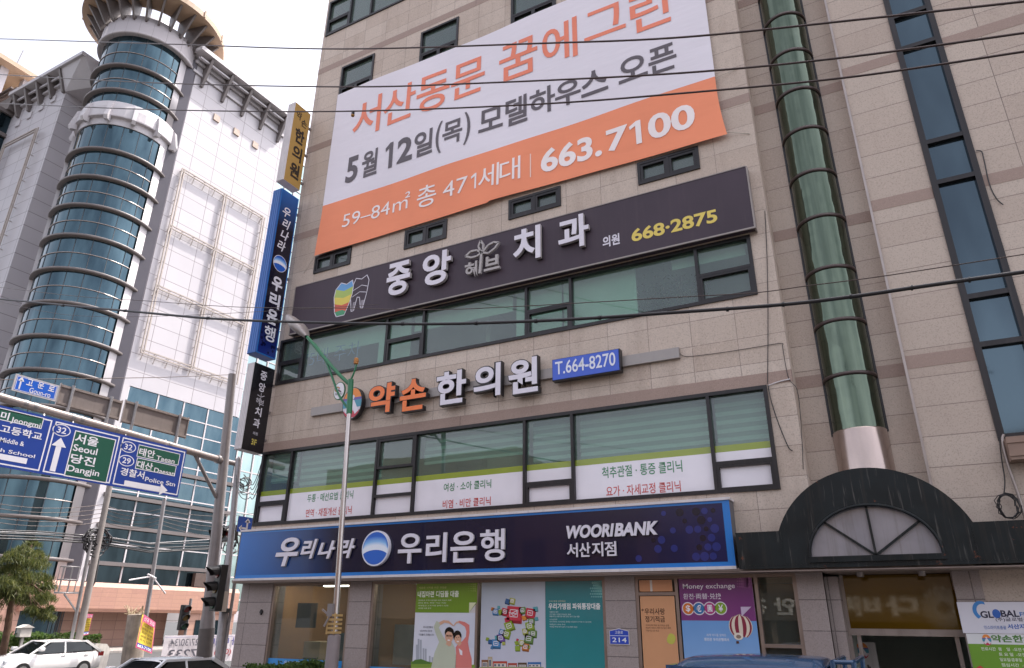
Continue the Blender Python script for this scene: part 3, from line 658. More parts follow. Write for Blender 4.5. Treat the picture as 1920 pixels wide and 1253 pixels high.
def emblem(p, cx, cz, rx, rz, lay=0):
    """oval of orange top, blue middle, white figure and red foot"""
    p.ell(cx, cz, rx, rz, '#cfcad2', lay)
    def seg(a, b, c_):
        pts = [(cx + rx * math.sqrt(max(0, 1 - t * t)) * s, cz + rz * t) for s, ts in ((-1, [a + (b - a) * i / 6 for i in range(7)]), (1, [b + (a - b) * i / 6 for i in range(7)])) for t in ts]
        p.poly(pts, c_, lay + 1)
    seg(.35, .97, '#e68a3e'); seg(.18, .35, '#6a5fa0'); seg(-.3, .18, '#4d93a8'); seg(-.95, -.5, '#c23f52')
    p.ell(cx, cz + rz * .38, rx * .22, rz * .16, '#ded8e0', lay + 2)
    p.poly([(cx - rx * .2, cz + rz * .2), (cx + rx * .2, cz + rz * .2), (cx + rx * .75, cz - rz * .55), (cx + rx * .4, cz - rz * .75), (cx, cz - rz * .25), (cx - rx * .4, cz - rz * .75), (cx - rx * .75, cz - rz * .55)], '#ded8e0', lay + 2)
p = Print((0, YR - .15, 0), EX, EZ); emblem(p, ocx, ocz, orx, orz); p.build('print', PR_MATT, ov)
pl = [fp(1036, 694, YF), fp(1160, 675, YF)]
hx0, hx1 = pl[0][0], pl[1][0]; hz0 = (fp(1037, 713, YF)[1] + fp(1160, 694, YF)[1]) / 2; hz1 = (fp(1036, 674, YF)[1] + fp(1159, 656, YF)[1]) / 2
m = MB(); m.box(hx0, hx1, YF, YR, hz0, hz1); hp = m.build('phone_plate', paint('plate_blue', rgb('#3a5cc4'), .35, 0, .05, 2), hs)
m = MB(); m.box(hx0 - .015, hx1 + .025, YF + .02, YR + .01, hz0 - .02, hz1 + .015); m.build('plate_edge', LBLK, hp)
p = Print((0, YF, 0), EX, EZ); p.text('T.664-8270', *tbox(1041, 690, 1154, 674, 25, YF), '#dfe2ee', 2, .012); p.build('print', PR_MATT, hp)

# --- bank sign over the shop front
YB = 12.42
bx0, bx1 = (fp(453, 995, YB)[0] + fp(441, 1083, YB)[0]) / 2, (fp(1369, 940, YB)[0] + fp(1378, 1064, YB)[0]) / 2
bz0, bz1 = (fp(620, 1081, YB)[1] + fp(1200, 1069, YB)[1]) / 2, (fp(620, 983, YB)[1] + fp(1200, 951, YB)[1]) / 2
bk = thing('bank_sign', 'wide navy blue bank sign with white letters and a round blue emblem', 'sign', ((bx0 + bx1) / 2, YB, bz0))
m = MB(); m.box(bx0, bx1, YB, Y0 - .005, bz0, bz1); m.build('box', paint('sign_box_side', rgb('#5f6067'), .4, .2, .08, 2), bk)
m = MB(); m.box(bx0 - .01, bx1 + .01, YB - .03, YB + .05, bz0 - .035, bz0 + .015); m.box(bx0 - .01, bx1 + .02, YB - .03, Y0 - .006, bz1 - .01, bz1 + .035); m.build('edge_trim', WHITEMET, bk)
bp_ = Print((0, YB, 0), EX, EZ)
NV, NV2, BL = rgb('#141230'), rgb('#191d4c'), rgb('#1d66b4')
xg = fp(630, 1020, YB)[0]
xh = fp(535, 1035, YB)[0]; MB_ = rgb('#17437f'); bp_.grad(bx0 + .01, bz0 + .016, xh, bz1 - .011, BL, MB_, 0); bp_.grad(xh, bz0 + .016, xg, bz1 - .011, MB_, NV, 0); bp_.rect(xg, bz0 + .016, fp(1180, 1000, YB)[0], bz1 - .011, NV, 0); bp_.grad(fp(1180, 1000, YB)[0], bz0 + .016, bx1, bz1 - .011, NV, rgb('#191d4c'), 0)
bp_.rect(bx0 + .01, bz0 + .016, bx1, bz0 + .085, '#2a78c4', 1); bp_.rect(bx0 + .01, bz1 - .055, bx1, bz1 - .011, '#2a78c4', 1); bp_.rect(bx1 - .12, bz0 + .085, bx1, bz1 - .055, '#2a78c4', 1)
rnd = random.Random(3)
for i in range(15):
    for j in range(6):
        X = fp(1195, 1000, YB)[0] + i * .145 + (j % 2) * .07; Z = bz0 + .18 + j * .15
        if X < bx1 - .25 and rnd.random() < .28 + .045 * i: bp_.ell(X, Z, *(2 * [rnd.uniform(.04, .075)]), '#262f70' if rnd.random() < .6 else '#0c0c24', 2, 16)
bp_.build('print', PR_GLOSS, bk)
bi = [(s, *fbox(*q, YB)) for s, q in (('우', (521, 563, 1009, 1062)), ('리', (568, 597, 1012, 1048)), ('나', (600, 631, 1015, 1048)), ('라', (637, 668, 1011, 1047)))]
letters(bi, YB, bk, LW, LRET, .02, .06, .03, .035, shear=.25)
m2_ = [(s, *fbox(*q, YB)) for s, q in (('우', (750, 793, 1001, 1057)), ('리', (802, 840, 1000, 1055)), ('은', (848, 896, 997, 1055)), ('행', (903, 949, 993, 1053)))]
letters(m2_, YB, bk, LW, LRET, .02, .06, .02, .023)
sj = [(s, *tbox(*q, YB)) for s, q in (('서산지점', (1065, 1033, 1160, 1028.5, 27)),)]
letters([('서산지점'[i], sj[0][1] + (sj[0][3] - sj[0][1]) * i / 4, sj[0][2], sj[0][1] + (sj[0][3] - sj[0][1]) * (i + .88) / 4, sj[0][4]) for i in range(4)], YB, bk, LW, LRET, .02, .05, .015, .02)
wb = tbox(1064, 999, 1236, 990, 25, YB)
letters([('WOORI', wb[0], wb[1], wb[0] + (wb[2] - wb[0]) * .535, wb[3]), ('BANK', wb[0] + (wb[2] - wb[0]) * .535, wb[1], wb[2], wb[3])], YB, bk, LW, LRET, .02, .05, .04, .045, shear=.2)
def bank_logo(p, cx, cz, r, lay=0, rz=None):
    rz = rz or r
    p.ell(cx, cz, r, rz, '#dcdde6', lay, 36); p.ell(cx, cz, r * .93, rz * .93, '#1f5fc0', lay + 1, 36)
    def dome(y0, y1, c0, c1, lay):      # band of sky between two arcs
        n = 14
        for i in range(n):
            for c_ in (0,):
                xa, xb = -.92 + 1.84 * i / n, -.92 + 1.84 * (i + 1) / n
                f = lambda x, k: min(math.sqrt(max(0, .92 * .92 - x * x)), k + .42 * math.sqrt(max(0, 1 - x * x)) - .3)
                p.poly([(cx + r * xa, cz + rz * f(xa, y0)), (cx + r * xb, cz + rz * f(xb, y0)), (cx + r * xb, cz + rz * f(xb, y1)), (cx + r * xa, cz + rz * f(xa, y1))], None, lay, [c0, c0, c1, c1])
    w_, b_ = rgb('#e6ebf5'), rgb('#2a68c8'); l_ = rgb('#8fc0ee')
    dome(-.22, .05, w_, w_, lay + 2); dome(.05, .25, w_, l_, lay + 2); dome(.25, .55, l_, b_, lay + 2)
lx0, lz0, lx1, lz1 = fbox(682, 735, 997, 1061, YB); lr = ((lx1 - lx0) + (lz1 - lz0)) / 4; lcx, lcz = (lx0 + lx1) / 2, (lz0 + lz1) / 2
m = MB(); m.prism([(lcx + lr * cos(2 * pi * i / 36), YB - .01, lcz + lr * sin(2 * pi * i / 36)) for i in range(36)], (0, -.07, 0)); em = m.build('emblem', LW, bk)
p = Print((0, YB - .08, 0), EX, EZ); bank_logo(p, lcx, lcz, lr * .98); p.build('print', PR_MATT, em)

# --- big cloth banner
YBN = Y0 - .1
bn = thing('banner', 'huge white and orange cloth banner with house sale announcement hung across the upper facade', 'banner', (-7.4, YBN, 11.9))
bX0, bX1 = -13.1, -1.80; bzm = 13.53; ztop = 17.72
def bz_at(X, t): return t
def bottom(X):
    f = (X - bX0) / (bX1 - bX0); return 11.90 + .10 * math.sin(pi * f) * (1 - .3 * f) - (.02 if f < .5 else -.02)
def edgeR(z): return bX1 + .02 + .10 * max(0, (13.3 - z) / 1.4) ** 2
N_, M_ = 150, 44
p = Print((0, YBN, 0), EX, EZ, gap=0, step=.004)
def topz(X): f = (X - bX0) / (bX1 - bX0); return 17.62 - 1.0 * f * 0 - .06 * math.sin(pi * f)
m = MB()
def cloth(x, z): return -.020 * math.sin(x * 1.1 + z * .8) - .008 * math.sin(x * 2.3 - z * 1.6)
def strip(za, zb2, col):
    mb = MB()
    for i in range(N_ + 1):
        for j in range(M_ + 1):
            f = i / N_; g_ = j / M_
            X = bX0 + (bX1 - bX0) * f; zl = za(X); zh = zb2(X); z = zl + (zh - zl) * g_
            if f > .9: X += (edgeR(z) - bX1) * (f - .9) / .1
            if f < .1: X += -.05 * max(0, (13.2 - z) / 1.3) * (1 - f / .1)
            mb.v.append((X, YBN + cloth(X, z), z))
    for i in range(N_):
        for j in range(M_):
            k = i * (M_ + 1) + j; mb.sm.add(len(mb.f)); mb.f.append((k, k + M_ + 1, k + M_ + 2, k + 1))
    return mb
CW = paint('banner_white', rgb('#e3dde4'), .7, 0, .025, .35, spec=.2); CO = paint('banner_orange', rgb('#ee9370'), .7, 0, .05, .6, spec=.2)
for cm_ in (CW, CO):
    n, l = cm_.node_tree.nodes, cm_.node_tree.links; bp = n.new('ShaderNodeBump'); bp.inputs['Strength'].default_value = .3; bp.inputs['Distance'].default_value = .05
    l.new(noise(n, l, coords(n, l, (.35, 1, 1.5)), 1.6, 3), bp.inputs['Height']); l.new(bp.outputs[0], n['Principled BSDF'].inputs['Normal'])
strip(lambda X: bzm, topz, 0).build('white_cloth', CW, bn); strip(bottom, lambda X: bzm - .0005, 0).build('orange_cloth', CO, bn)
BO, BG, BW = '#ea8060', '#574e54', '#f1e6e4'
class ClothPrint(Print):
    def pt(s, a, b, lay): return Vector((a, YBN + cloth(a, b) - .012, b))
p = ClothPrint((0, YBN, 0), EX, EZ, gap=.0)
for st, q, c_, of in (('서', (-12.3, 15.57, -11.25, 16.92), BO, .012), ('산', (-11.15, 15.6, -10.0, 16.9), BO, .012), ('동', (-9.95, 15.57, -8.85, 16.88), BO, .012), ('문', (-8.8, 15.62, -7.72, 16.86), BO, .012),
                      ('꿈', (-7.27, 15.62, -6.12, 16.84), BO, .012), ('에', (-5.98, 15.56, -4.98, 16.88), BO, .012), ('그', (-4.79, 15.88, -3.70, 16.8), BO, .012), ('린', (-3.58, 15.56, -2.6, 16.85), BO, .012),
                      ('5', (-12.36, 14.06, -11.92, 14.97), BG, .03), ('월', (-11.78, 14.05, -11.2, 14.95), BG, .022), ('2', (-10.5, 14.12, -9.98, 14.94), BG, .03), ('일', (-9.92, 14.1, -9.3, 14.94), BG, .022),
                      ('(', (-9.2, 13.98, -9.0, 15.05), BG, .012), ('목', (-8.98, 14.15, -8.35, 14.93), BG, .018), (')', (-8.3, 13.98, -8.1, 15.05), BG, .012), ('모', (-7.85, 14.2, -7.13, 14.9), BG, .018), ('델', (-7.06, 14.1, -6.42, 14.98), BG, .018),
                      ('하', (-6.36, 14.14, -5.64, 14.96), BG, .018), ('우', (-5.64, 14.14, -4.95, 14.88), BG, .018), ('스', (-4.94, 14.2, -4.24, 14.9), BG, .018), ('오', (-3.97, 14.2, -3.25, 14.9), BG, .018), ('픈', (-3.22, 14.12, -2.56, 14.9), BG, .018),
                      ('59–84㎡', (-12.24, 12.55, -9.94, 13.08), BW, .0), ('총', (-9.7, 12.42, -9.08, 13.08), BW, .005), ('47', (-8.87, 12.5, -8.12, 12.97), BW, .0), ('세', (-7.8, 12.4, -7.2, 13.08), BW, .003), ('대', (-7.18, 12.4, -6.6, 13.08), BW, .003),
                      ('663.', (-6.05, 12.36, -4.48, 13.04), BW, .032), ('7', (-4.36, 12.38, -3.83, 13.0), BW, .03), ('00', (-3.36, 12.36, -2.3, 13.02), BW, .028)):
    p.text(st, *q, c_, 1, of)
p.rect(-6.34, 12.34, -6.31, 13.03, '#f0cfc0', 1)
def one(x0, x1, z0, z1, w, c_): h = z1 - z0; p.poly([(x1 - w, z0), (x1, z0), (x1, z1), (x1 - w * .8, z1), (x0, z1 - h * .17), (x0 + w * .15, z1 - h * .31), (x1 - w, z1 - h * .2)], c_, 1)
one(-10.93, -10.66, 14.08, 14.94, .13, BG); one(-3.80, -3.52, 12.37, 13.0, .13, BW); one(-8.02, -7.86, 12.5, 12.97, .05, BW)
p.build('lettering', PR_MATT, bn)
ROPE = paint('rope', rgb('#bdb5a8'), .8)
for q, e_ in (((bX0 - .02, 13.4), (-13.5, 14.1)), ((bX1, 13.5), (-1.3, 13.62)), ((bX1 + .1, 12.0), (-1.25, 11.85)), ((bX0 - .05, 11.9), (-13.6, 11.5))): rp = MB(); rp.tube([(q[0], YBN, q[1]), (e_[0], Y0 - .01, e_[1])], .008, 5); rp.build('tie_rope', ROPE, bn)

# --- three projecting sign boxes on the corner
def blade(name, label, X, y0, y1, z0, z1, thick, body, side):
    t = thing(name, label, 'sign', (X - thick / 2, (y0 + y1) / 2, z0), 'box signs projecting from the building corner')
    m = MB(); m.box(X - thick, X, y0, y1, z0, z1); m.build('box', body, t, bevel=.01)
    m = MB()
    for i in range(4): m.box(X - thick + .02 + i * (thick - .04) / 4, X - thick + .02 + (i + .75) * (thick - .04) / 4, y0 - .012, y0 + .02, z0 + .01, z1 - .01)
    m.build('side_panel', side, t)
    for z in (z0 + .4, (z0 + z1) / 2, z1 - .4): m = MB(); m.bar((X - thick / 2, y1, z), (X - thick / 2, Y0 + .02, z), .06); m.build('bracket', GREYMET, t)
    return t, Print((X, y0, z0), EY, EZ)
XS = -14.02
ys = blade('clinic_sign', 'tall yellow box sign with black letters, topmost on the building corner', XS, 11.9, 12.56, 14.28, 17.12, .3, WHITEMET, WHITEMET)
p = ys[1]; W_, H_ = .66, 2.84
p.rect(.01, .01, W_ - .01, H_ - .01, '#b38d49'); p.text('약', .1, 2.32, .31, 2.62, '#2a1d12', 2, .02); p.text('손', .33, 2.18, .56, 2.46, '#2a1d12', 2, .02)
for i, ch in enumerate('한의원'): p.text(ch, .16, 1.5 - i * .62, .54, 2.02 - i * .62, '#2a1d12', 2, .055)
p.build('print', PR_MATT, ys[0])
bs = blade('bank_sign', 'tall blue box sign with white letters and round emblem, middle one on the building corner', XS, 11.9, 12.58, 8.87, 13.98, .34, paint('blade_blue', rgb('#1a4a8c'), .4, .1, .06, 2), paint('blade_side_blue', rgb('#3763a5'), .35, .2, .06, 2))
p = bs[1]; W_, H_ = .68, 5.11
p.rect(.0, .0, W_, H_, '#2b6fb8'); NV3 = rgb('#121026')
p.grad(.035, 3.9, W_ - .035, H_ - .03, NV3, '#235fa8', 1, vert=True); p.grad(.035, 1.0, W_ - .035, 3.9, NV3, NV3, 1); p.grad(.035, .035, W_ - .035, 1.0, rgb('#1d2f7d'), NV3, 1, vert=True)
for i, (ch, a) in enumerate(zip('우리나라', (.14, .2, .2, .14))): p.text(ch, a, 4.28 - i * .37, a + .3, 4.6 - i * .37, '#e3e2ea', 3, .02, .25)
bank_logo(p, .34, 2.78, .25, 3)
for i, ch in enumerate('우리은행'): p.text(ch, .16, 1.93 - i * .5, .54, 2.36 - i * .5, '#e3e2ea', 3, .04)
for i in range(26): p.ell(.08 + rnd.random() * .5, .08 + rnd.random() * .55, *(2 * [rnd.uniform(.02, .045)]), '#0f1440', 2, 12)
p.build('print', PR_GLOSS, bs[0])
ks = blade('clinic_sign', 'tall black box sign with white letters and yellow 3F, lowest on the building corner', XS, 11.92, 12.62, 6.3, 8.6, .26, WHITEMET, WHITEMET)
p = ks[1]; W_, H_ = .70, 2.30
p.rect(.0, .0, W_, H_, '#1a181d')
for ch, y in zip('중앙', (1.9, 1.58)): p.text(ch, .24, y, .46, y + .24, '#d8d4da', 2, .025)
p.text('허', .22, 1.24, .34, 1.4, '#bdb9bf', 2, .02); p.text('브', .37, 1.24, .49, 1.38, '#bdb9bf', 2, .02); p.line([(.25, 1.47), (.36, 1.44), (.47, 1.5)], .018, '#bdb9bf', 2); p.line([(.36, 1.2), (.36, 1.54)], .018, '#bdb9bf', 2)
for ch, y in zip('치과', (.92, .62)): p.text(ch, .24, y, .46, y + .24, '#d8d4da', 2, .025)
p.text('의원', .28, .43, .44, .51, '#bdb9bf', 2, .02); p.text('3F', .27, .17, .44, .32, '#c9b55a', 2, .03)
p.build('print', PR_GLOSS, ks[0])

# ================================================================== white panelled tower building across the side street
Q = Vector((-56.55, 34.04, 0)); DU = Vector((.03104, .99952, 0)); DN = Vector((.99952, -.03104, 0))
TW = Matrix((( DU.x, DN.x, 0, Q.x), (DU.y, DN.y, 0, Q.y), (0, 0, 1, 0), (0, 0, 0, 1)))     # u along the lit face, v outwards, z up
tow = thing('department_store', 'white panelled high building with round blue glass tower and ringed crown', 'building', (-58, 36, 0))
WPAN = tiles('white_panel', rgb('#bfbabd'), rgb('#b8b3b7'), rgb('#a9a2a5'), 2.62, 1.56, .035, rgb('#80787a'), u0=-22.9, z0=.55, rough=.45, speckle=0, stain=.12, warm=rgb('#b3a49d'), msmooth=.2)
WPLN = paint('white_panel_plain', rgb('#bdb8ba'), .45, 0, .05, .8, streak=.2, dirt=rgb('#a2968f'))
BEIGE = paint('beige_soffit', rgb('#b0957c'), .6, 0, .06, .6, streak=.1)
LEDGE = paint('ledge_grey', rgb('#6e6664'), .45, .1, .08, 1, streak=.2)
GSTRIP = paint('grey_strip', rgb('#58545a'), .4, .3, .06, 1, streak=.15)
PINK = tiles('pink_stone', rgb('#b08672'), rgb('#a87e6e'), rgb('#946f60'), 1.3, .32, .02, rgb('#9c7668'), rough=.6, speckle=.25, stain=.15, spsc=8)
BROWN = tiles('brown_tile', rgb('#a88474'), rgb('#a07c6d'), rgb('#8a6a5c'), 1.25, .7, .025, rgb('#7c6054'), rough=.6, speckle=.2, stain=.2, spsc=8)
DKWIN = mirror_glass('dark_curtain_glass', rgb('#222f35'), rgb('#324148'), rough=.05, metal=.75, wav=.25, wsc=.35)
def W(): return MB(TW)
UE = 12.75
m = W(); m.box(.4, UE, -14, 0, 21.0, 57.2); m.build('lit_wall', WPAN, tow)
m = W(); m.box(.0, UE, -14, -.35, 4.9, 21.0); m.build('core', DARK, tow)
# roof edge with brackets and rails
e = W(); e.box(-.2, UE + .1, -.3, 1.45, 57.25, 57.75); e.box(.2, UE + .1, .1, .3, 56.35, 56.65); e.box(.2, UE + .1, .45, .6, 56.75, 57.0); e.box(.2, UE + .1, .8, .95, 56.6, 56.8); e.box(.2, UE + .1, .02, .2, 55.2, 55.5)
cor = e.build('cornice', WPLN, tow)
for k in range(5):
    u = 1.4 + 2.6 * k; b = W(); b.prism([(u - .14, .02, 54.0), (u - .14, .28, 54.0), (u - .14, 1.3, 57.24), (u - .14, .02, 57.24)], (.28, 0, 0)); b.build('bracket', LEDGE, cor)
for k in range(3):
    u = 3.85 + 2.6 * k; b = W(); b.box(u - .36, u + .36, 0, .14, 51.35, 52.1); b.build('wall_plate', paint('plate_beige', rgb('#b39d8e'), .5), tow)
# tubular billboard frame
bf = W()
zf = (43.6, 37.15, 30.75, 24.35)
for z in zf:
    for v, dz in ((.32, 0), (.32, -.28)): bf.bar((1.25, v, z + dz), (11.5, v, z + dz), .11)
    for i in range(9): u = 1.5 + i * 1.22; bf.bar((u, .05, z - .9), (u, .32, z - .1), .05); bf.bar((u, 0, z), (u, .32, z), .05)
for u in (1.25, 6.35, 11.45):
    for du in (0, .26): bf.bar((u + du, .32, 24.1), (u + du, .32, 43.6), .11)
    for i in range(12): z = 24.6 + i * 1.7; bf.bar((u, .0, z), (u, .32, z), .05); bf.bar((u, .32, z), (u + .26, .32, z + .3), .04)
bf.build('billboard_frame', paint('frame_rust_beige', rgb('#a89d95'), .5, .1, .12, 2, streak=.3, dirt=rgb('#8a7564')), tow)
# curtain wall under the white panels
cw = W(); cw.box(1.1, 13.4, -.35, -.12, 16.0, 21.0); cw.box(1.1, 13.4, -.35, -.12, 12.0, 16.0); cwo = cw.build('curtain_wall', CURTGL, tow)
c2_ = W(); c2_.box(1.1, 13.4, -.35, -.12, 4.9, 12.0); c2o = c2_.build('curtain_wall', DKWIN, tow)
mu = W()
us = [1.15, 4.0, 6.65, 9.3, 12.0, 13.35]
for z in (19.5, 18.1, 16.6, 15.1, 13.7, 12.2): mu.box(1.1, 13.4, -.13, -.05, z - .05, z + .05)
for u in us: mu.box(u - .06, u + .06, -.14, -.04, 12, 21)
mu.build('mullion', WHITEMET, cwo)
mu = W()
for z in (10.6, 7.9): mu.box(1.1, 13.4, -.13, -.05, z - .04, z + .04)
for u in us: mu.box(u - .06, u + .06, -.14, -.04, 5, 12)
mu.build('mullion', WHITEMET, c2o)
lg = W()
for z in (14.4, 11.7, 9.3, 6.4): lg.box(1.0, 13.5, -.12, .25, z - .18, z + .12)
lg.build('ledge', LEDGE, tow)
m = W(); m.box(.2, 1.1, -.4, .02, 4.9, 21.0); m.build('edge_panel', WPLN, tow)
# set back glass stair wing at the far end
gs = W(); gs.box(UE, 19, -1.0, -.6, 3, 54.0); gso = gs.build('stair_glass', mirror_glass('stair_glass_mat', rgb('#93a9a8'), rgb('#a4b7b4'), wav=.2), tow)
mu = W()
for z in range(4, 55, 2): mu.box(UE, 19, -.6, -.5, z - .05, z + .05)
for u in (13.1, 14.4, 15.8, 17.2): mu.box(u - .06, u + .06, -.62, -.48, 3, 54)
mu.build('mullion', WHITEMET, gso)
# pink stone base with a garage opening
m = W(); m.prism([(-3.5, -.2, 2.75), (-3.5, .6, 2.75), (-3.5, .75, 3.0), (-3.5, .75, 4.55), (-3.5, .45, 4.9), (-3.5, -.2, 4.9)], (19, 0, 0)); m.build('pink_cornice', PINK, tow)
m = W(); m.box(-4.5, 10.5, -2.6, -2.3, 0, 2.8); m.box(10.5, 15.5, -.4, .45, 0, 2.8); m.box(-5, -3.2, -2.5, .3, 0, 4.4); m.build('base_wall', BROWN, tow)
m = W(); m.box(11.4, 12.8, .44, .5, .9, 2.2); m.box(13.4, 14.8, .44, .5, .9, 2.2); m.build('base_window', DKWIN, tow)
m = W(); m.box(10.6, 12.9, .1, .5, 4.95, 6.1); m.build('louvre_box', paint('louvre_brown', rgb('#54443d'), .6), tow)
# round glass tower
tc = (-60.45, 31.75)
m = MB(); m.lathe((*tc, 0), [(4.05, 0), (4.05, 44.9)], 48, smooth=True); m.lathe((*tc, 0), [(4.05, 47.2), (4.05, 55.6)], 48); tg = m.build('tower_glass', TOWGL, tow)
LZ = [55.3, 51.8, 48.8, 42.0, 39.0, 36.0, 32.95, 29.7, 26.6, 23.6, 20.7, 17.8, 15.0, 12.2, 9.35, 6.5, 3.6]
for z in LZ[1:]:
    m = MB(); m.lathe((*tc, z), [(4.03, -.26), (4.40, -.22), (4.45, -.17), (4.45, -.03), (4.42, 0), (4.03, .05)], 56); m.build('ledge_ring', LEDGE, tow)
mr = MB()
for a, b in zip(LZ, LZ[1:]):
    z = (a + b) / 2 - .1
    if not 44 < z < 47.6: mr.lathe((*tc, z), [(4.05, -.035), (4.11, -.035), (4.11, .035), (4.05, .035)], 56)
mr.build('glazing_rail', SILVER, tg)
mv = MB()
for k in range(19):
    a = 2 * pi * k / 19 + .05;
    for z0, z1 in ((1, 44.9), (47.2, 55.6)):
        mv.bar((tc[0] + 4.06 * cos(a), tc[1] + 4.06 * sin(a), z0), (tc[0] + 4.06 * cos(a), tc[1] + 4.06 * sin(a), z1), .05)
mv.build('glazing_joint', paint('joint_dark', rgb('#3a4046'), .5), tg)
# white collar with fins halfway up
m = MB(); m.lathe((*tc, 0), [(4.06, 47.3), (4.3, 47.3), (4.46, 46.6), (4.52, 45.6), (4.5, 45.5), (4.2, 45.5), (4.16, 45.45), (4.16, 44.75), (4.06, 44.75)], 48, smooth=False); wc = m.build('collar', WPLN, tow)
for k in range(13):
    a = 2 * pi * k / 13 + .02; r_ = Vector((cos(a), sin(a), 0)); t_ = Vector((-sin(a), cos(a), 0)) * .36; c0 = Vector((*tc, 0))
    b = MB(); b.prism([c0 + r_ * 4.3 - t_ / 2 + EZ * 44.95, c0 + r_ * 4.8 - t_ / 2 + EZ * 44.85, c0 + r_ * 5.0 - t_ / 2 + EZ * 45.2, c0 + r_ * 4.62 - t_ / 2 + EZ * 46.9, c0 + r_ * 4.3 - t_ / 2 + EZ * 47.15], t_); b.build('fin', WPLN, wc)
# white drum and ringed crown
m = MB(); m.lathe((*tc, 0), [(4.05, 55.55), (4.42, 55.5), (4.62, 55.45), (4.62, 55.75), (4.52, 55.8), (4.52, 57.35), (4.36, 57.4), (4.36, 57.95), (4.05, 57.95), (4.05, 55.6)], 48); m.build('drum', tiles('drum_panel', rgb('#c6bfc0'), rgb('#c2bbbd'), rgb('#b9b2b3'), 1.7, 6, .02, rgb('#8d8583'), rough=.45, speckle=0, stain=.12), tow)
m = MB(); m.lathe((*tc, 0), [(3.85, 59.55), (6.75, 59.5), (6.8, 59.5), (6.8, 60.15), (6.7, 60.2), (3.85, 60.2), (3.85, 59.55)], 64, smooth=False); cr_ = m.build('crown_ring', BEIGE, tow)
for k in range(26):
    a = 2 * pi * k / 26; r_ = Vector((cos(a), sin(a), 0)); t_ = Vector((-sin(a), cos(a), 0)) * .2; c0 = Vector((*tc, 0))
    b = MB(); b.prism([c0 + r_ * 3.95 - t_ / 2 + EZ * 57.2, c0 + r_ * 4.75 - t_ / 2 + EZ * 57.2, c0 + r_ * 6.35 - t_ / 2 + EZ * 59.5, c0 + r_ * 3.95 - t_ / 2 + EZ * 59.5], t_); b.build('fin', LEDGE, cr_)
for k in range(13):
    a = 2 * pi * k / 13 + .1; m = MB(); m.bar((tc[0] + 6.82 * cos(a), tc[1] + 6.82 * sin(a), 59.55), (tc[0] + 6.82 * cos(a), tc[1] + 6.82 * sin(a), 60.4), .16); m.build('rim_peg', BEIGE, cr_)
m = MB(); m.lathe((*tc, 0), [(1.9, 57.9), (1.9, 60.6), (0, 60.6)], 24); m.build('roof_drum', WPLN, tow)
# grey channel and white jambs on both sides of the tower
m = MB(); m.prism([(-56.86, 33.32, 3.0), (-56.42, 34.44, 3.0), (-56.50, 34.60, 3.0), (-57.75, 34.6, 3.0)], (0, 0, 53.6)); m.build('grey_channel', GSTRIP, tow)
m = MB()
for z0, z1 in ((3.0, 44.8), (47.3, 55.4)): m.lathe((*tc, 0), [(4.0, z0), (4.16, z0), (4.16, z1), (4.0, z1)], 4, radians(13), radians(26))
m.build('jamb', WPLN, tow)
a = math.atan2(-.86, -.52); r_ = Vector((cos(a), sin(a), 0)); t_ = Vector((-sin(a), cos(a), 0)) * .5; c0 = Vector((*tc, 0))
m = MB(); m.prism([c0 + r_ * 3.9 - t_, c0 + r_ * 4.40 - t_, c0 + r_ * 4.40, c0 + r_ * 3.9], (0, 0, 44.8)); m.build('jamb', WPLN, tow)
# shaded left wing
LW0, LY = -70.4, 29.5
m = MB(); m.box(-100, LW0, LY, 60, 2, 56.6); m.box(LW0, -62, 32.2, 60, 2, 56.6); m.build('shaded_wall', WPAN, tow)
e = MB(); e.box(-80, -66.4, LY - 1.35, LY + 3.2, 56.75, 57.2); e.box(-80, -69.5, LY - .3, LY, 55.6, 55.85); e.box(-80, -69.5, LY - .75, LY - .6, 56.1, 56.35)
e.add([(-70.4, LY - .1, 54.4), (-66.6, LY + 1.0, 54.4), (-66.4, LY - 1.2, 57.0), (-70.4, LY - 1.2, 57.0), (-70.4, LY + 2.9, 54.4), (-66.4, LY + 2.9, 57)], [(0, 1, 2, 3), (1, 4, 5, 2), (0, 4, 1), (3, 2, 5)])
co2 = e.build('cornice', WPLN, tow)
for k in range(5):
    x = -70.6 - 2.15 * k; b = MB(); b.prism([(x - .15, LY - .02, 54.3), (x - .15, LY - .3, 54.3), (x - .15, LY - 1.25, 56.75), (x - .15, LY - .02, 56.75)], (.3, 0, 0)); b.build('bracket', LEDGE, co2)
for x, z in ((-72.4, 54.2), (-74.5, 53.9), (-76.6, 53.6), (-78.7, 53.3)):
    b = MB(); b.box(x - .4, x + .4, LY - .14, LY, z - .4, z + .4); b.build('wall_plate', WPLN, tow)
bf = MB()
def fr_(x0, x1, z0, z1):
    for a_, b_ in (((x0, z1), (x1, z1)), ((x1, z1), (x1, z0)), ((x0, z1), (x0, z0))):
        for d in (0, .35): bf.bar((a_[0] + d * (a_[0] == b_[0]), LY - .5, a_[1] - d * (a_[1] == b_[1])), (b_[0] + d * (a_[0] == b_[0]), LY - .5, b_[1] - d * (a_[1] == b_[1])), .12)
fr_(-79.2, -73.0, 30, 50.2)
for i in range(12): bf.bar((-73, LY, 31 + i * 1.6), (-73, LY - .5, 31 + i * 1.6), .06)
bf.build('billboard_frame', MATS['frame_rust_beige'], tow)
bay = MB()
for z in (52.3, 55.2, 49.3, 46.3, 43.3, 40.3): bay.box(-100, -80.6, LY - 1.7, LY, z - .2, z + .25)
bay.box(-100, -80.2, LY - .9, LY, 55.4, 57.2); bay.build('bay_ledge', LEDGE, tow)
bw = MB(); bw.box(-100, -80.9, LY - 1.1, LY - .01, 39, 55); bw.build('bay_window', DKWIN, tow)
lv = MB()
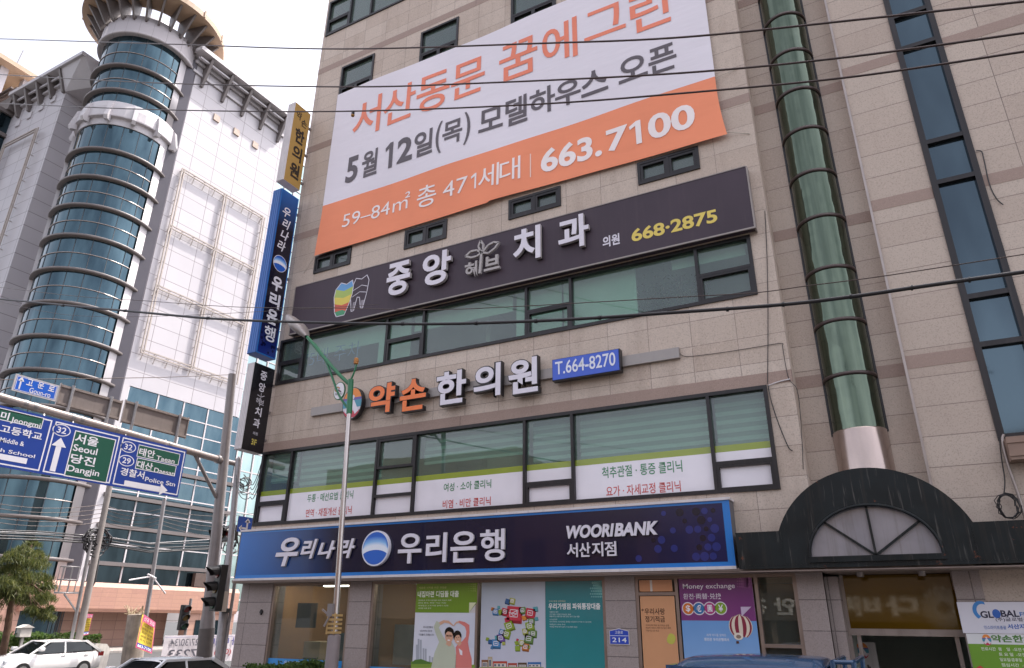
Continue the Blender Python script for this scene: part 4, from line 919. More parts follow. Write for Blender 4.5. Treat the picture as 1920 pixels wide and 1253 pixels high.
for i in range(6): lv.box(-100, -79.6, LY - 1.5 + i * .5, LY - 1.25 + i * .5, 57.6 + i * .35, 57.8 + i * .35)
lv.build('roof_louvre', paint('louvre_brown', rgb('#54443d'), .6), tow)
# penthouse slab on posts
pA, pB = PXp(2.6, 107, -86), PXp(82, 151, -86)
m = MB(); m.box(-112, -86, pA.y - 6, pB.y + 1.0, pA.z - .1, pA.z + .5); m.build('penthouse_slab', BEIGE, tow)
m = MB()
for y in (pA.y + 1.2, (pA.y + pB.y) / 2 + 1.4, pB.y - .4): m.box(-88.3, -87.3, y - .45, y + .45, pA.z - 6, pA.z - .1)
m.build('penthouse_post', WPLN, tow)
m = MB(); m.box(-112, -90, pA.y - 5, pB.y + 8, 56, pA.z - 1.8); m.build('penthouse_wall', paint('cream_wall', rgb('#bfae98'), .6), tow)
m = MB(); m.tube([(-87, pA.y + 2, pA.z + .5), (-87, pA.y + 2.2, pA.z + 3.4)], .05, 5); m.build('roof_mast', GREYMET, tow)

# ================================================================== posters and plates at street level
YP = Y0 + .02
def q_(x, y): return fp(x, y, YP)
def poster(name, label, x0, x1, z0, z1, Y=YP, th=.008, group=None, mat=None):
    m = MB(); m.box(x0, x1, Y - th, Y, z0, z1); o = m.build(name, mat or WHITEMET); tag(o, label, 'poster', group); return o, Print((0, Y - th, 0), EX, EZ, gap=.002, step=.0012)
ZTP = 3.10
# couple poster
xa, xb = q_(778, 1170)[0], q_(894, 1170)[0]
o, p = poster('poster', 'loan poster with couple making a heart under a green headline panel', xa, xb, 1.0, ZTP, group='bank posters in the shop windows')
zg = q_(835, 1149)[1]
p.grad(xa, 1.0, xb, zg, '#d9d9e2', '#cfd2de', 0); p.grad(xa, 1.0, xb, 1.0 + .9, rgb('#e4e3e8'), rgb('#d4d6e0'), 1, vert=True)
xf = q_(880, 1149)[0]; zf1 = q_(895, 1130)[1]
p.poly([(xa, zg), (xf, zg), (xb, zf1), (xb, ZTP), (xa, ZTP)], '#6d8f27', 2); p.poly([(xf, zg), (xf, zf1 + .0), (xb - .02, zf1)], '#d8d8b4', 3)
p.text('내집마련 디딤돌 대출', *tbox(784, 1115, 861, 1113, 12, YP), '#eef0e2', 4, .02); p.text('새로운 시작을 위한 첫걸음', *tbox(786, 1102.5, 838, 1101.5, 4, YP), '#c9c47a', 4)
for i, L in enumerate((62, 52, 56, 24)): p.text(('생애최초 주택구입자를 위한 저금리 대출', '최대 한도 최장 기간 지원', '부부합산 소득기준 충족시 신청', '자세한 내용 문의')[i], *tbox(785, 1126 + i * 5, 785 + L, 1125.5 + i * 5, 2.6, YP), '#dfe4cf', 4)
for i in range(5):
    for j in range(4): p.ell(*q_(879 + i * 3.2, 1096 + j * 4), .008 + .003 * i, .008 + .003 * i, '#8ba544', 3, 8)
def P2(pts): return [q_(700 + a / 5.966, 1043 + b / 5.966) for a, b in pts]
for a, b, t in ((500, 1180, 925), (525, 1180, 935), (555, 1180, 1030), (580, 1190, 1035), (480, 1170, 990), (625, 1190, 1115), (655, 1190, 1130)): p.poly(P2([(a, b), (a + 20, b), (a + 20, t), (a, t)]), '#a9adb6', 2)
p.poly(P2([(425, 1253), (425, 1180), (520, 1160), (700, 1195), (900, 1210), (1140, 1215), (1140, 1253)]), '#7f9a3c', 2); p.poly(P2([(430, 1190), (470, 1160), (540, 1150), (640, 1190), (640, 1205), (430, 1205)]), '#557a34', 3)
SK = '#d9a98e'
p.poly(P2([(650, 1253), (690, 1080), (740, 960), (700, 860), (680, 790), (710, 725), (740, 740), (755, 770), (735, 800), (780, 890), (820, 950), (880, 960), (915, 1020), (930, 1120), (925, 1253)]), '#bfc4ae', 4)       # his shirt
p.poly(P2([(740, 740), (790, 715), (850, 722), (905, 778), (890, 780), (850, 752), (800, 745), (755, 772)]), SK, 5)
p.poly(P2([(920, 1253), (930, 1090), (925, 1020), (950, 985), (1000, 950), (1040, 900), (1045, 840), (1030, 790), (960, 745), (965, 722), (1030, 738), (1078, 770), (1080, 860), (1062, 960), (1080, 1060), (1105, 1150), (1105, 1253)]), '#d97f78', 4)   # her cardigan
p.poly(P2([(898, 778), (930, 735), (965, 722), (962, 748), (935, 752), (908, 782)]), SK, 5); p.poly(P2([(960, 1030), (1000, 1060), (1000, 1110), (975, 1100)]), '#eee6ea', 5)
def fe(cx, cy, rx, ry, c_, l): p.poly(P2([(cx + rx * cos(2 * pi * i / 22), cy + ry * sin(2 * pi * i / 22)) for i in range(22)]), c_, l)
p.poly(P2([(825, 960), (880, 960), (875, 1000), (850, 1010), (815, 985)]), SK, 5); p.poly(P2([(945, 960), (985, 950), (990, 980), (960, 1010)]), SK, 5)
fe(855, 855, 52, 62, '#1d1716', 6); fe(852, 905, 44, 66, SK, 7); p.poly(P2([(808, 870), (820, 830), (860, 812), (895, 830), (900, 880), (880, 850), (840, 842)]), '#1d1716', 8)
fe(945, 895, 46, 64, '#1d1716', 6); fe(950, 925, 38, 58, SK, 7); p.poly(P2([(905, 930), (915, 870), (950, 848), (985, 880), (988, 920), (965, 880), (935, 885)]), '#1d1716', 8)
for cx_, cy_, tx in ((835, 888, 0), (868, 892, 0), (935, 912, 0), (962, 908, 0)): fe(cx_, cy_, 6, 4, '#2a1d1a', 9)
for cx_ in (834, 870): p.line(P2([(cx_ - 15, 882), (cx_ + 15, 884), (cx_ + 13, 898), (cx_ - 13, 896), (cx_ - 15, 882)]), .006, '#22191a', 10)
fe(850, 940, 15, 7, '#f4ecec', 9); fe(952, 955, 13, 7, '#f4ecec', 9); fe(851, 915, 5, 6, '#c08d74', 8); fe(950, 930, 4, 6, '#c08d74', 8)
for st, bx in (('우리은행이', (794, 1176.5, 812, 1176, 4)), ('내집마련의 든든한', (788, 1183.5, 811, 1183, 3.6)), ('디딤돌이 되겠습니다', (786, 1190.5, 814, 1190, 4))): p.text(st, *tbox(*bx, YP), '#5b5a68', 3, .01)
p.build('print', PR_FILM, o)
# cube cloud poster
xa, xb, xc = q_(902, 1170)[0], q_(1023, 1170)[0], q_(1134, 1170)[0]
o, p = poster('poster', 'pale loan poster with coloured cubes forming a leaping figure over small shops', xa, xb, 1.0, ZTP, group='bank posters in the shop windows')
p.poly([(xa, 1.0), (xb, 1.0), (xb, ZTP), (xa, ZTP)], None, 0, [rgb('#d2cede'), rgb('#d6d3e0'), rgb('#b4bcc6'), rgb('#a9b3bd')])
rc = random.Random(5)
PAL = ['#c43a4d', '#d98a3c', '#8fa63c', '#4d86b8', '#7a5aa5', '#b0b45a', '#5aa0a8', '#c4763a', '#a8446f', '#6f8f52', '#36608f']
def cube(cx, cy, s, c_):
    a = rc.uniform(-.35, .35); k = rgb(c_); dk = tuple(v * .45 for v in k); md = tuple(v * .7 for v in k)
    def R_(x, y): return (cx + s * (x * cos(a) - y * sin(a)), cy + s * (x * sin(a) + y * cos(a)))
    p.poly(P2([R_(-1, -1), R_(1, -1), R_(1, 1), R_(-1, 1)]), k, 3); p.poly(P2([R_(-1, 1), R_(1, 1), R_(1.25, 1.45), R_(-.75, 1.45)]), dk, 2); p.poly(P2([R_(1, -1), R_(1.25, -.6), R_(1.25, 1.45), R_(1, 1)]), md, 2)
    if s > 26: p.line(P2([R_(-.55, -.5), R_(.55, -.5), R_(.55, .5), R_(-.55, .5), R_(-.55, -.5)]), .012, '#ece6ea', 4); p.line(P2([R_(-.3, 0), R_(.3, 0)]), .012, '#ece6ea', 4)
for cx_, cy_, s in ((1575, 640, 78), (1555, 500, 30), (1505, 505, 26), (1475, 620, 36), (1370, 620, 32), (1425, 625, 26), (1338, 590, 16), (1405, 570, 14), (1670, 605, 34), (1757, 635, 50), (1815, 590, 24), (1825, 700, 18), (1690, 690, 24), (1770, 730, 32),
                     (1520, 780, 46), (1500, 715, 26), (1440, 850, 30), (1490, 870, 40), (1425, 915, 40), (1375, 975, 44), (1310, 955, 22), (1280, 925, 16), (1330, 1020, 14), (1385, 910, 22), (1460, 975, 16),
                     (1750, 780, 44), (1700, 840, 30), (1790, 865, 36), (1740, 920, 46), (1715, 890, 22), (1665, 970, 30), (1705, 1015, 36), (1615, 1030, 26), (1605, 970, 20), (1615, 935, 12), (1740, 1015, 16)):
    cube(cx_, cy_, s, '#c8384a' if (cx_, cy_) in ((1575, 640), (1757, 635)) else rc.choice(PAL))
p.line(P2([(1525, 630), (1545, 635), (1565, 665), (1605, 650), (1610, 610), (1550, 640)]), .012, '#f0e6ea', 5)
for a, b, t, c_ in ((1215, 1290, 1160, '#8a5a3c'), (1285, 1335, 1125, '#b9a98c'), (1340, 1500, 1175, '#b5493c'), (1510, 1610, 1195, '#a8483c'), (1620, 1720, 1190, '#5b4a3c'), (1730, 1880, 1185, '#3f6fa8')):
    p.poly(P2([(a, 1240), (b, 1240), (b, t), (a, t)]), c_, 2); p.poly(P2([(a + 10, 1238), (b - 10, 1238), (b - 10, t + 25), (a + 10, t + 25)]), '#d9cfc4', 3)
    for k in range(3): x = a + 15 + (b - a - 30) * k / 3; p.poly(P2([(x, 1232), (x + (b - a) * .15, 1232), (x + (b - a) * .15, t + 32), (x, t + 32)]), '#6a6f7c', 4)
p.poly(P2([(1185, 1253), (1185, 1240), (1909, 1240), (1909, 1253)]), '#9aa06a', 2)
p.build('print', PR_FILM, o)
o, p = poster('poster', 'teal loan poster with white headline beside the cube poster', xb + .004, xc, 1.0, ZTP, group='bank posters in the shop windows')
p.grad(xb + .004, 1.0, xc, ZTP, rgb('#2f8a8c'), rgb('#2a7a80'), 0, vert=True)
p.text('우리가맹점 파워통장대출', *tbox(1029, 1138, 1126, 1136, 12, YP), '#f0f2ee', 3, .02); p.text('우리 함께 성장해요', *tbox(1030, 1128, 1061, 1127, 3.4, YP), '#cdd7b8', 3)
for i, (y, L, s) in enumerate(((1148, 16, '대출한도 확대'), (1152.5, 40, '카드매출 가맹점 우대한도 제공'), (1156.5, 56, '매출액 및 신용도에 따른 한도 우대 가능 대출'), (1162, 14, '수수료 면제'), (1166.5, 78, '인터넷뱅킹 스마트뱅킹 폰뱅킹 자동화기기 이체 수수료 면제'), (1171.5, 29, '대출금리 최대 우대'), (1176, 52, '거래실적에 따라 금리 우대 혜택 제공'))): p.text(s, *tbox(1031, y, 1031 + L, y - .6, 2.8, YP), '#d5e3df', 3)
for i in range(9):
    for j in range(6):
        if i + j * .3 > 2.5: p.ell(*q_(1100 + i * 4 + (j % 2) * 2, 1093 + j * 5.2), .012 + .0035 * i * (1 - j / 7), .012 + .0035 * i * (1 - j / 7), '#6db0ac', 2, 10)
p.build('print', PR_FILM, o)
# orange door poster
xa, xb = q_(1191, 1170)[0], q_(1262, 1170)[0]; zt2 = 2.84
o, p = poster('poster', 'plain orange deposit poster with black headline filling the narrow door', -4.22, -3.6, .5, 2.82, group='bank posters in the shop windows')
p.rect(-4.22, .5, -3.6, 2.82, '#d39b72'); p.text('우리사랑', *tbox(1209, 1147.5, 1247, 1146, 12, YP), '#3a2c26', 3, .01); p.text('정기적금', *tbox(1210, 1161.5, 1247, 1160.5, 11.5, YP), '#3a2c26', 3, .01); p.text('*', *tbox(1203, 1144, 1207.5, 1143.8, 5, YP), '#3a2c26', 3, .01)
for i, (s, L) in enumerate((('우리은행 대표 정기적금 상품', 44), ('목표와 여행시 혜택 및 할인 혜택', 47), ('가입기간 등 제공', 25))): p.text(s, *tbox(1211, 1173 + i * 5, 1211 + L, 1172.4 + i * 5, 3.4, YP), '#6b5242', 3)
cx_, cz_ = q_(1259, 1199); p.poly([(cx_ + .075 * cos(t) * (1 + .15 * sin(2 * t)), cz_ + .085 * sin(t) * (1.1 if sin(t) > 0 else .9)) for t in [2 * pi * i / 20 for i in range(20)]], '#c5c25a', 3)
p.build('print', PR_FILM, o)
o, p = poster('poster', 'small blank orange film in the transom over the orange door', -4.22, -3.62, 2.9, 3.09, group='bank posters in the shop windows'); p.rect(-4.22, 2.9, -3.62, 3.09, '#c88d66'); p.rect(-4.02, 2.9, -3.98, 3.09, '#cfc6bd', 1); p.build('print', PR_FILM, o)
# money exchange poster
xa, xb = -3.50, -2.26
o, p = poster('poster', 'purple and sky blue money exchange poster with striped balloon', xa, xb, .6, ZTP, group='bank posters in the shop windows')
zp = q_(1330, 1164)[1]
p.grad(xa, .6, xb, zp, rgb('#a9c6e8'), rgb('#6f9fd6'), 0, vert=True); p.grad(xa, zp, xb, ZTP, rgb('#7d3a78'), rgb('#66306a'), 0, vert=True)
p.text('Money exchange', *tbox(1281, 1101.5, 1378, 1099.5, 12, YP), '#ece3ea', 3, .005); p.text('환전·両替·兑换', *tbox(1281.5, 1119, 1353, 1117.5, 11, YP), '#e3d8e2', 3, .005)
for i, (ch, c_) in enumerate((('$', '#d0742f'), ('€', '#2f73a8'), ('圓', '#b0407f'), ('¥', '#7fa52f'))):
    X, Z = q_(1290.5 + i * 20.4, 1141.5 - i * .3); p.ell(X, Z, .105, .105, '#e6dde6', 2); p.ell(X, Z, .09, .09, c_, 3); p.text(ch, X - .04, Z - .055, X + .04, Z + .055, '#f0eaf0', 4, .02)
X, Z = q_(1389, 1175)
for i in range(9):
    u0, u1 = -1 + 2 * i / 9, -1 + 2 * (i + 1) / 9
    f0 = [math.sin(u * pi / 2) for u in (u0, u1)]
    pts = [(X + .19 * f0[0] * math.sqrt(max(0, 1 - t * t)), Z + .19 * t) for t in [-.85 + 1.85 * k / 8 for k in range(9)]] + [(X + .19 * f0[1] * math.sqrt(max(0, 1 - t * t)), Z + .19 * t) for t in [1 - 1.85 * k / 8 for k in range(9)]]
    p.poly(pts, '#8a2f44' if i % 2 else '#e3d3c0', 3)
p.ell(X - .05, Z - .15, .075, .055, '#e8ddcf', 4); p.ell(X - .05, Z - .155, .04, .03, '#8f7a6c', 5); p.poly([(X - .1, Z - .26), (X - .05, Z - .26), (X - .055, Z - .22), (X - .095, Z - .22)], '#5a3a2a', 4)
p.text('세계 어디를 향하든', *tbox(1325, 1191.5, 1362, 1190.6, 5, YP), '#e8eef6', 3); p.text('환전은 우리은행에서', *tbox(1321, 1199.8, 1367, 1198.8, 6, YP), '#f2f5fa', 3, .01)
p.poly([q_(1389, 1138), q_(1409, 1138), q_(1391, 1156)], '#c9b6cf', 4)
for i in range(6):
    for j in range(4): p.ell(*q_(1383 + i * 4, 1085 + j * 5), .012 + .004 * i, .012 + .004 * i, '#8a4a85', 2, 8)
p.build('print', PR_FILM, o)
# address plate
x0, x1 = fp(1144, 1195)[0], fp(1181, 1195)[0]; z0, z1, zs_ = fp(1162, 1209)[1], fp(1163, 1178)[1], fp(1162, 1183)[1]
m = MB(); m.prism([(x0, Y0 - .018, z0), (x1, Y0 - .018, z0), (x1, Y0 - .018, zs_), ((x0 + x1) / 2, Y0 - .018, z1), (x0, Y0 - .018, zs_)], (0, -.015, 0))
o = tag(m.build('address_plate', WHITEMET), 'small blue house number plate 214 with pointed top on stone pier', 'plate')
p = Print((0, Y0 - .034, 0), EX, EZ); k = .012
p.poly([(x0 + k, z0 + k), (x1 - k, z0 + k), (x1 - k, zs_ - k * .5), ((x0 + x1) / 2, z1 - k * 1.3), (x0 + k, zs_ - k * .5)], '#2747b4'); zm_ = z0 + (z1 - z0) * .54; p.rect(x0 + k, zm_ - .004, x1 - k, zm_ + .004, '#dfe2ee', 1)
p.text('214', x0 + .05, z0 + .04, x1 - .05, zm_ - .03, '#e6e8f0', 2, .05); p.text('고운로', x0 + .11, zm_ + .03, x1 - .11, zm_ + .08, '#dfe2ee', 2, .01)
p.build('print', PR_MATT, o)
# notice boards by the entrance
YW = 12.92
def wb_(x, y): return fp(x, y, YW)
xa = wb_(1800, 1160)[0]; za, zb_, zc_ = wb_(1860, 1129)[1], wb_(1860, 1188)[1], wb_(1860, 1208)[1]
o, p = poster('notice_board', 'white finance company board with blue globe lettering beside the entrance', xa, xa + 2.2, zb_, za, YW, .02, 'notice boards on the entrance wall'); o['category'] = 'sign'
p.rect(xa, zb_, xa + 2.2, za, '#d9d6de')
p.text('GL', *tbox(1838, 1153, 1862, 1152, 13, YW), '#2a2840', 2, .03); p.ell(*wb_(1868, 1151), .05, .062, '#2f62b4', 2); p.text('BAL', *tbox(1876, 1151.5, 1910, 1150, 12.5, YW), '#2a2840', 2, .03); p.text('FINANCE', *tbox(1912, 1154, 1975, 1150, 8, YW), '#3a70b8', 2, .02)
p.text('(주)글로벌금융판매', *tbox(1867, 1164.5, 1962, 1160, 8.5, YW), '#35344a', 2, .01); p.text('인스라이프총괄', *tbox(1845, 1177.5, 1886, 1176, 7, YW), '#3f6ab0', 2, .01); p.text('서산지점', *tbox(1889, 1176, 1932, 1174, 9.5, YW), '#2f5fb0', 2, .03)
a_ = wb_(1840, 1145); p.poly([(a_[0] + .11 * cos(t), a_[1] + .13 * sin(t)) for t in [radians(60 + 12 * i) for i in range(16)]] + [(a_[0] + .02 + .08 * cos(t), a_[1] + .09 * sin(t)) for t in [radians(240 - 12 * i) for i in range(16)]], '#3f86c8', 2)
p.build('print', PR_MATT, o)
o, p = poster('notice_board', 'white and green clinic opening hours board under the finance board', xa + .03, xa + 2.2, .3, zb_ - .006, YW, .02, 'notice boards on the entrance wall'); o['category'] = 'sign'
p.rect(xa + .03, zc_, xa + 2.2, zb_ - .006, '#dcdcdc'); p.rect(xa + .03, .3, xa + 2.2, zc_, '#6d9a2c', 0)
ex_, ez_ = wb_(1850, 1200); emblem(p, ex_, ez_, .055, .075, 1); p.text('약손한의원', *tbox(1859, 1200, 1957, 1196, 14, YW), '#4a7f2f', 3, .03)
for i, s in enumerate(('진료시간  평    일  -오전 9:00', '토 요 일  -오전 9:00', '일요일/공휴일  -오전', '점심시간  -오후')): p.text(s, *tbox(1840 + (0, 33, 35, 38)[i], 1219 + i * 10, 1930 + (0, 10, 5, 5)[i], 1216 + i * 10, 6.5, YW), '#e8edd8', 3, .01)
p.poly([wb_(1829, 1253), wb_(1837, 1248), wb_(1846, 1253)], '#c23f3a', 3)
p.build('print', PR_MATT, o)
# tall lobby banner behind the entrance
o, p = poster('banner_stand', 'pale standing banner with oval emblem inside the dark lobby', fp(1590, 1230, 14.6)[0], fp(1645, 1230, 14.6)[0], .1, fp(1620, 1204, 14.6)[1], 14.6, .02); o['category'] = 'banner'
ex_, ez_ = fp(1617, 1220, 14.57); emblem(p, ex_, ez_, .1, .13, 1)
p.text('약', ex_ - .09, ez_ - .42, ex_ + .09, ez_ - .22, '#4a403c', 2, .03); p.build('print', PR_MATT, o)

# ================================================================== street furniture
# --- steel mast with overhead arm and road signs
XG = -20.0
pb, pt = Vector((XG, 16.95, 0)), PXp(436, 702, XG)
gan = thing('sign_gantry', 'tall grey steel mast with long arm carrying the blue road signs', 'pole', pb)
m = MB(); dv = (pt - pb); m.tube([pb, pb + dv * .22, pb + dv * .24, pt], [.235, .225, .195, .14], 16); m.build('pole', GREYMET, gan)
m = MB(); m.tube([pb, pb + dv * .2], .24, 16); m.build('pole_sleeve', paint('sleeve_grey', rgb('#5f5855'), .6, 0, .12, 4, streak=.3), gan)
aR = PXp(418, 864, XG); aL = PXp(0, 745, XG); aL2 = aL + (aL - aR) * .35
m = MB(); m.tube([aR, aL2], .115, 14); m.build('arm', paint('arm_paint', rgb('#9b908c'), .4, .2, .1, 2.5, streak=.35, dirt=rgb('#7a5b42')), gan)
m = MB()
for t in (.0, .03, .30, .55, .70, .735, .88, .915):
    c0 = aR.lerp(aL, t); d_ = (aL - aR).normalized(); m.tube([c0 - d_ * .05, c0 + d_ * .05], .15 if t < .05 else .125, 12)
m.build('arm_collar', GALV, gan)
m = MB(); m.tube([PXp(362, 846, XG), PXp(405, 932, XG)], .06, 8); m.tube([aR, aR + Vector((0, .55, .0))], .09, 10); m.build('brace', GREYMET, gan)
# big direction board
XB_ = XG + .16
def gy(x, y): p_ = PXp(x, y, XB_); return p_.y, p_.z
yR, zTt, zBt = 14.72, 7.39, 5.91
yL = 6.2
zTL, zBL = 7.48, 5.92
db = thing('road_sign', 'wide blue overhead direction board with green place name panels', 'sign', (XB_, 10.5, 5.9))
m = MB(); m.box(XB_ - .04, XB_, yL, yR, zBt, 7.43); m.build('panel', GREYMET, db)
p = Print((XB_, 0, 0), EY, EZ)
p.rect(yL, zBt, yR, 7.43, '#0a3487')
WH, GRN = '#d6d3da', '#044b3a'
def gx(*pts): return [gy(*q) for q in pts]
y12 = gy(89, 835)[0]; y23 = gy(216, 870)[0]
for a, b in ((yL, y12), (y12, y23), (y23, yR)): p.frame(a + .05, zBt + .06, b - .04, 7.36, .035, WH, 1)
def gbox(xl, yl, xr, yr, h):
    a, b = gy(xl, yl), gy(xr, yr); xc, yc = (xl + xr) / 2, (yl + yr) / 2
    hh = abs(gy(xc, yc - h / 2)[1] - gy(xc, yc + h / 2)[1]) / 2; zm = (a[1] + b[1]) / 2
    return a[0], zm - hh, b[0], zm + hh
def gpanel(q, c_=GRN, w=.02): b = gbox(*q); p.rect(*b, c_, 1); p.frame(*b, w, WH, 2)
def gtext(s, q, off=.02, sh=0.0): p.text(s, *gbox(*q), WH, 3, off, sh)
# left panel
gpanel((-60, 758, 79, 798, 23)); gtext('미', (1.5, 778, 17, 782, 15)); gtext('Jeongmi', (20, 787, 75, 801, 13), .012)
gtext('고등학교', (1, 800, 78, 822, 15.5), .02); gtext('Middle &', (0, 823, 45, 834, 9), .012); gtext('h School', (1, 843, 65, 857, 7), .012)
gtext('갈산', (-58, 760, -8, 775, 17)); gtext('High', (-30, 834, -3, 842, 11), .012)
b = gbox(-40, 848, 50, 866, 11); p.rect(*b, WH, 2); p.poly([(b[0] - .25, (b[1] + b[3]) / 2), (b[0], b[1] - .12), (b[0], b[3] + .12)], WH, 2)
# middle panel
def shield(cx, cy, s):
    a, b_ = gy(cx, cy); p.ell(a, b_, .25, .165, WH, 1, 28); p.ell(a, b_, .222, .14, '#0a3487', 2, 28); p.text(s, a - .13, b_ - .085, a + .13, b_ + .085, WH, 3, .015)
shield(115.5, 807, '32')
q = [gy(98, 884), gy(110.5, 830)]; ax = gy(103.5, 858)[0]; z0_ = gy(99, 884)[1]; z1_ = gy(114, 821)[1]; zh_ = gy(110, 836)[1]
ax = (gy(99, 884)[0] + gy(112, 825)[0]) / 2
p.rect(ax - .075, z0_, ax + .075, zh_, WH, 2); p.poly([(ax - .2, zh_ - .02), (ax + .2, zh_ - .02), (ax, z1_)], WH, 3)
gq = gbox(131, 846, 208, 868, 88); p.rect(*gq, GRN, 1); p.frame(*gq, .028, WH, 2)
gtext('서울', (141, 820, 184, 831, 18), .02); gtext('Seoul', (137.5, 837.5, 182, 849, 13), .012); gtext('당진', (132.5, 857, 178, 869, 18), .02); gtext('Dangjin', (126, 877, 185, 892, 15.5), .012)
# right panel
shield(240.5, 838.5, '32'); shield(237, 864, '29')
gpanel((258, 845, 336, 862, 23)); gpanel((255, 868, 329, 884, 21)); gtext('태안', (261, 846, 290, 853.5, 15), .02); gtext('Taean', (293, 857.5, 327, 866, 8), .01)
gtext('대산', (257, 869.5, 286, 877, 14.5), .02); gtext('Daesan', (289, 880, 327, 890, 9), .012); gtext('경찰서', (226, 882, 270, 893, 15), .02); gtext('Police Stn', (272, 898, 328, 909, 8.5), .01)
b = gbox(233, 904, 300, 919, 10); p.rect(*b, WH, 2); tip = gy(312.5, 920); zc_ = (b[1] + b[3]) / 2; p.poly([(b[2] - .01, b[1] - .1), (b[2] + .26, zc_), (b[2] - .01, b[3] + .1)], WH, 2)
p.build('print', PR_MATT, db)
m = MB()
for y in (7.0, 8.3, 10.2, 11.0, 12.6, 14.0): m.bar((XG + .1, y, 7.43), (XG + .02, y, 7.62), .035)
m.build('hanger', GALV, db)
# street name plate on the arm
def plate_sign(name, label, q4, X, back=False, group=None):
    ys = [PXp(x, y, X) for x, y in q4]; y0_, y1_ = min(v.y for v in ys), max(v.y for v in ys); zA = (ys[0].z + ys[1].z) / 2; zB = (ys[2].z + ys[3].z) / 2
    t = thing(name, label, 'sign', (X, (y0_ + y1_) / 2, zB), group); m = MB(); m.box(X - .03, X, y0_, y1_, zB, zA); m.build('panel', SILVER if not back else paint('sign_back_grey', rgb('#857b77'), .45, .25, .08, 2, streak=.2), t)
    return t, y0_, y1_, zB, zA
t, y0_, y1_, zB, zA = plate_sign('road_sign', 'small blue street name plate with white arrow standing on the arm', [(31, 700), (110, 724), (103, 755), (26, 731)], XG + .1)
p = Print((XG + .1, 0, 0), EY, EZ); p.rect(y0_, zB, y1_, zA, '#b9b2b0'); p.rect(y0_ + .04, zB + .035, y1_ - .04, zA - .035, '#2a5cba', 1); p.frame(y0_ + .05, zB + .045, y1_ - .05, zA - .045, .012, WH, 2)
W_ = y1_ - y0_; H_ = zA - zB
p.rect(y0_ + .14, zB + .08, y0_ + .18, zB + .33, WH, 2); p.poly([(y0_ + .08, zB + .30), (y0_ + .24, zB + .30), (y0_ + .16, zB + .43)], WH, 2)
for i, ch in enumerate('고운로'): p.text(ch, y0_ + .3 + i * .29, zB + .24, y0_ + .46 + i * .29, zB + .42, WH, 3, .02)
p.text('Goun-ro', y0_ + .42, zB + .06, y0_ + .98, zB + .2, WH, 3, .008); p.build('print', PR_FILM, t)
for k, q4 in enumerate(([(115, 720), (227, 752), (220, 790), (108, 757)], [(236, 751), (351, 783), (346, 824), (229, 790)])):
    t, y0_, y1_, zB, zA = plate_sign('road_sign', ('bare grey back of the road sign next to the street name plate', 'bare grey back of the road sign nearest the tall mast')[k], q4, XG - .1, True, 'signs seen from behind on the arm')
    m = MB(); X = XG - .1
    for z in (zB + .05, zA - .05): m.box(X, X + .045, y0_, y1_, z - .03, z + .03)
    m.build('back_rail', SILVER, t); m = MB()
    for y in (y0_ + W_ * .28, y1_ - W_ * .32): m.tube([(X + .06, y, 7.55), (X + .06, y, zA + .03)], .045, 8)
    m.build('post', GALV, t)
    m = MB(); m.box(X - .02, X + .03, y0_ - .02, y0_ + .01, zB - .02, zA + .02); m.box(X - .02, X + .03, y1_ - .01, y1_ + .02, zB - .02, zA + .02); m.build('edge_frame', SILVER, t)
# galvanised post with the signals
XQ = -19.2
b0, b1 = PXp(411, 1250, XQ), PXp(447.5, 862, XQ); b0.z = 0; b0.y += .05
pst = thing('signal_post', 'slim galvanised post with pointed cap beside the tall mast', 'pole', b0)
m = MB(); dv = b1 - b0; m.tube([b0, b0 + dv * .36, b0 + dv * .365, b1, b1 + Vector((0, 0, .12))], [.14, .14, .105, .1, .01], 12); m.build('pole', GALV, pst)
jb = PXp(415, 1128, XQ + .15); m = MB(); m.box(jb.x - .1, jb.x + .1, jb.y - .16, jb.y + .16, jb.z - .3, jb.z + .3); m.build('junction_box', paint('box_beige', rgb('#a99d92'), .5, 0, .08, 4), pst)
m = MB(); m.box(jb.x - .08, jb.x + .1, jb.y + .16, jb.y + .3, jb.z - .33, jb.z - .2); m.build('speaker', BLACK, pst)
def signal(label, c, face, lens_r, gap, horizontal=False, hood=.26, name='traffic_light', depth=.22):
    """three lamp traffic light: c middle of the housing, face direction the lamps look"""
    t = thing(name, label, 'traffic light', c, 'traffic lights at the crossing'); f = Vector(face).normalized(); s = f.cross(EZ).normalized()
    ax = s if horizontal else EZ; ot = EZ if horizontal else s
    def slab(mb, a0, a1, b0_, b1_, d0, d1):
        vs = [Vector(c) + ax * a + ot * b_ + f * d for a in (a0, a1) for b_ in (b0_, b1_) for d in (d0, d1)]; mb.add(vs, [(0, 1, 3, 2), (4, 6, 7, 5), (0, 4, 5, 1), (2, 3, 7, 6), (0, 2, 6, 4), (1, 5, 7, 3)])
    m = MB(); slab(m, -1.5 * gap, 1.5 * gap, -gap * .52, gap * .52, -depth, 0); m.build('housing', BLACK, t, bevel=.015)
    for k in (-1, 0, 1):
        cc = Vector(c) + ax * (k * gap) + f * .005; lens = ('#5c1613', '#5a4410', '#123f2c')[1 - k if not horizontal else k + 1]
        m = MB(); m.prism([cc + (s * cos(2 * pi * i / 20) + EZ * sin(2 * pi * i / 20)) * lens_r for i in range(20)], f * .03); m.build('lens', paint('lens' + lens, rgb(lens), .15, 0, .1, 20), t)
        h = MB(); vs = []; n2 = 14
        for i in range(n2 + 1):
            a = radians(-25) + radians(230) * i / n2; d_ = s * cos(a) + EZ * sin(a); L = hood * (.45 + .55 * max(0, sin(a)))
            vs += [cc + d_ * lens_r * 1.1, cc + d_ * lens_r * 1.13 + f * L - EZ * L * .12]
        h.add(vs, [(2 * i, 2 * i + 1, 2 * i + 3, 2 * i + 2) for i in range(n2)]); h.build('visor', BLACK, t)
    return t
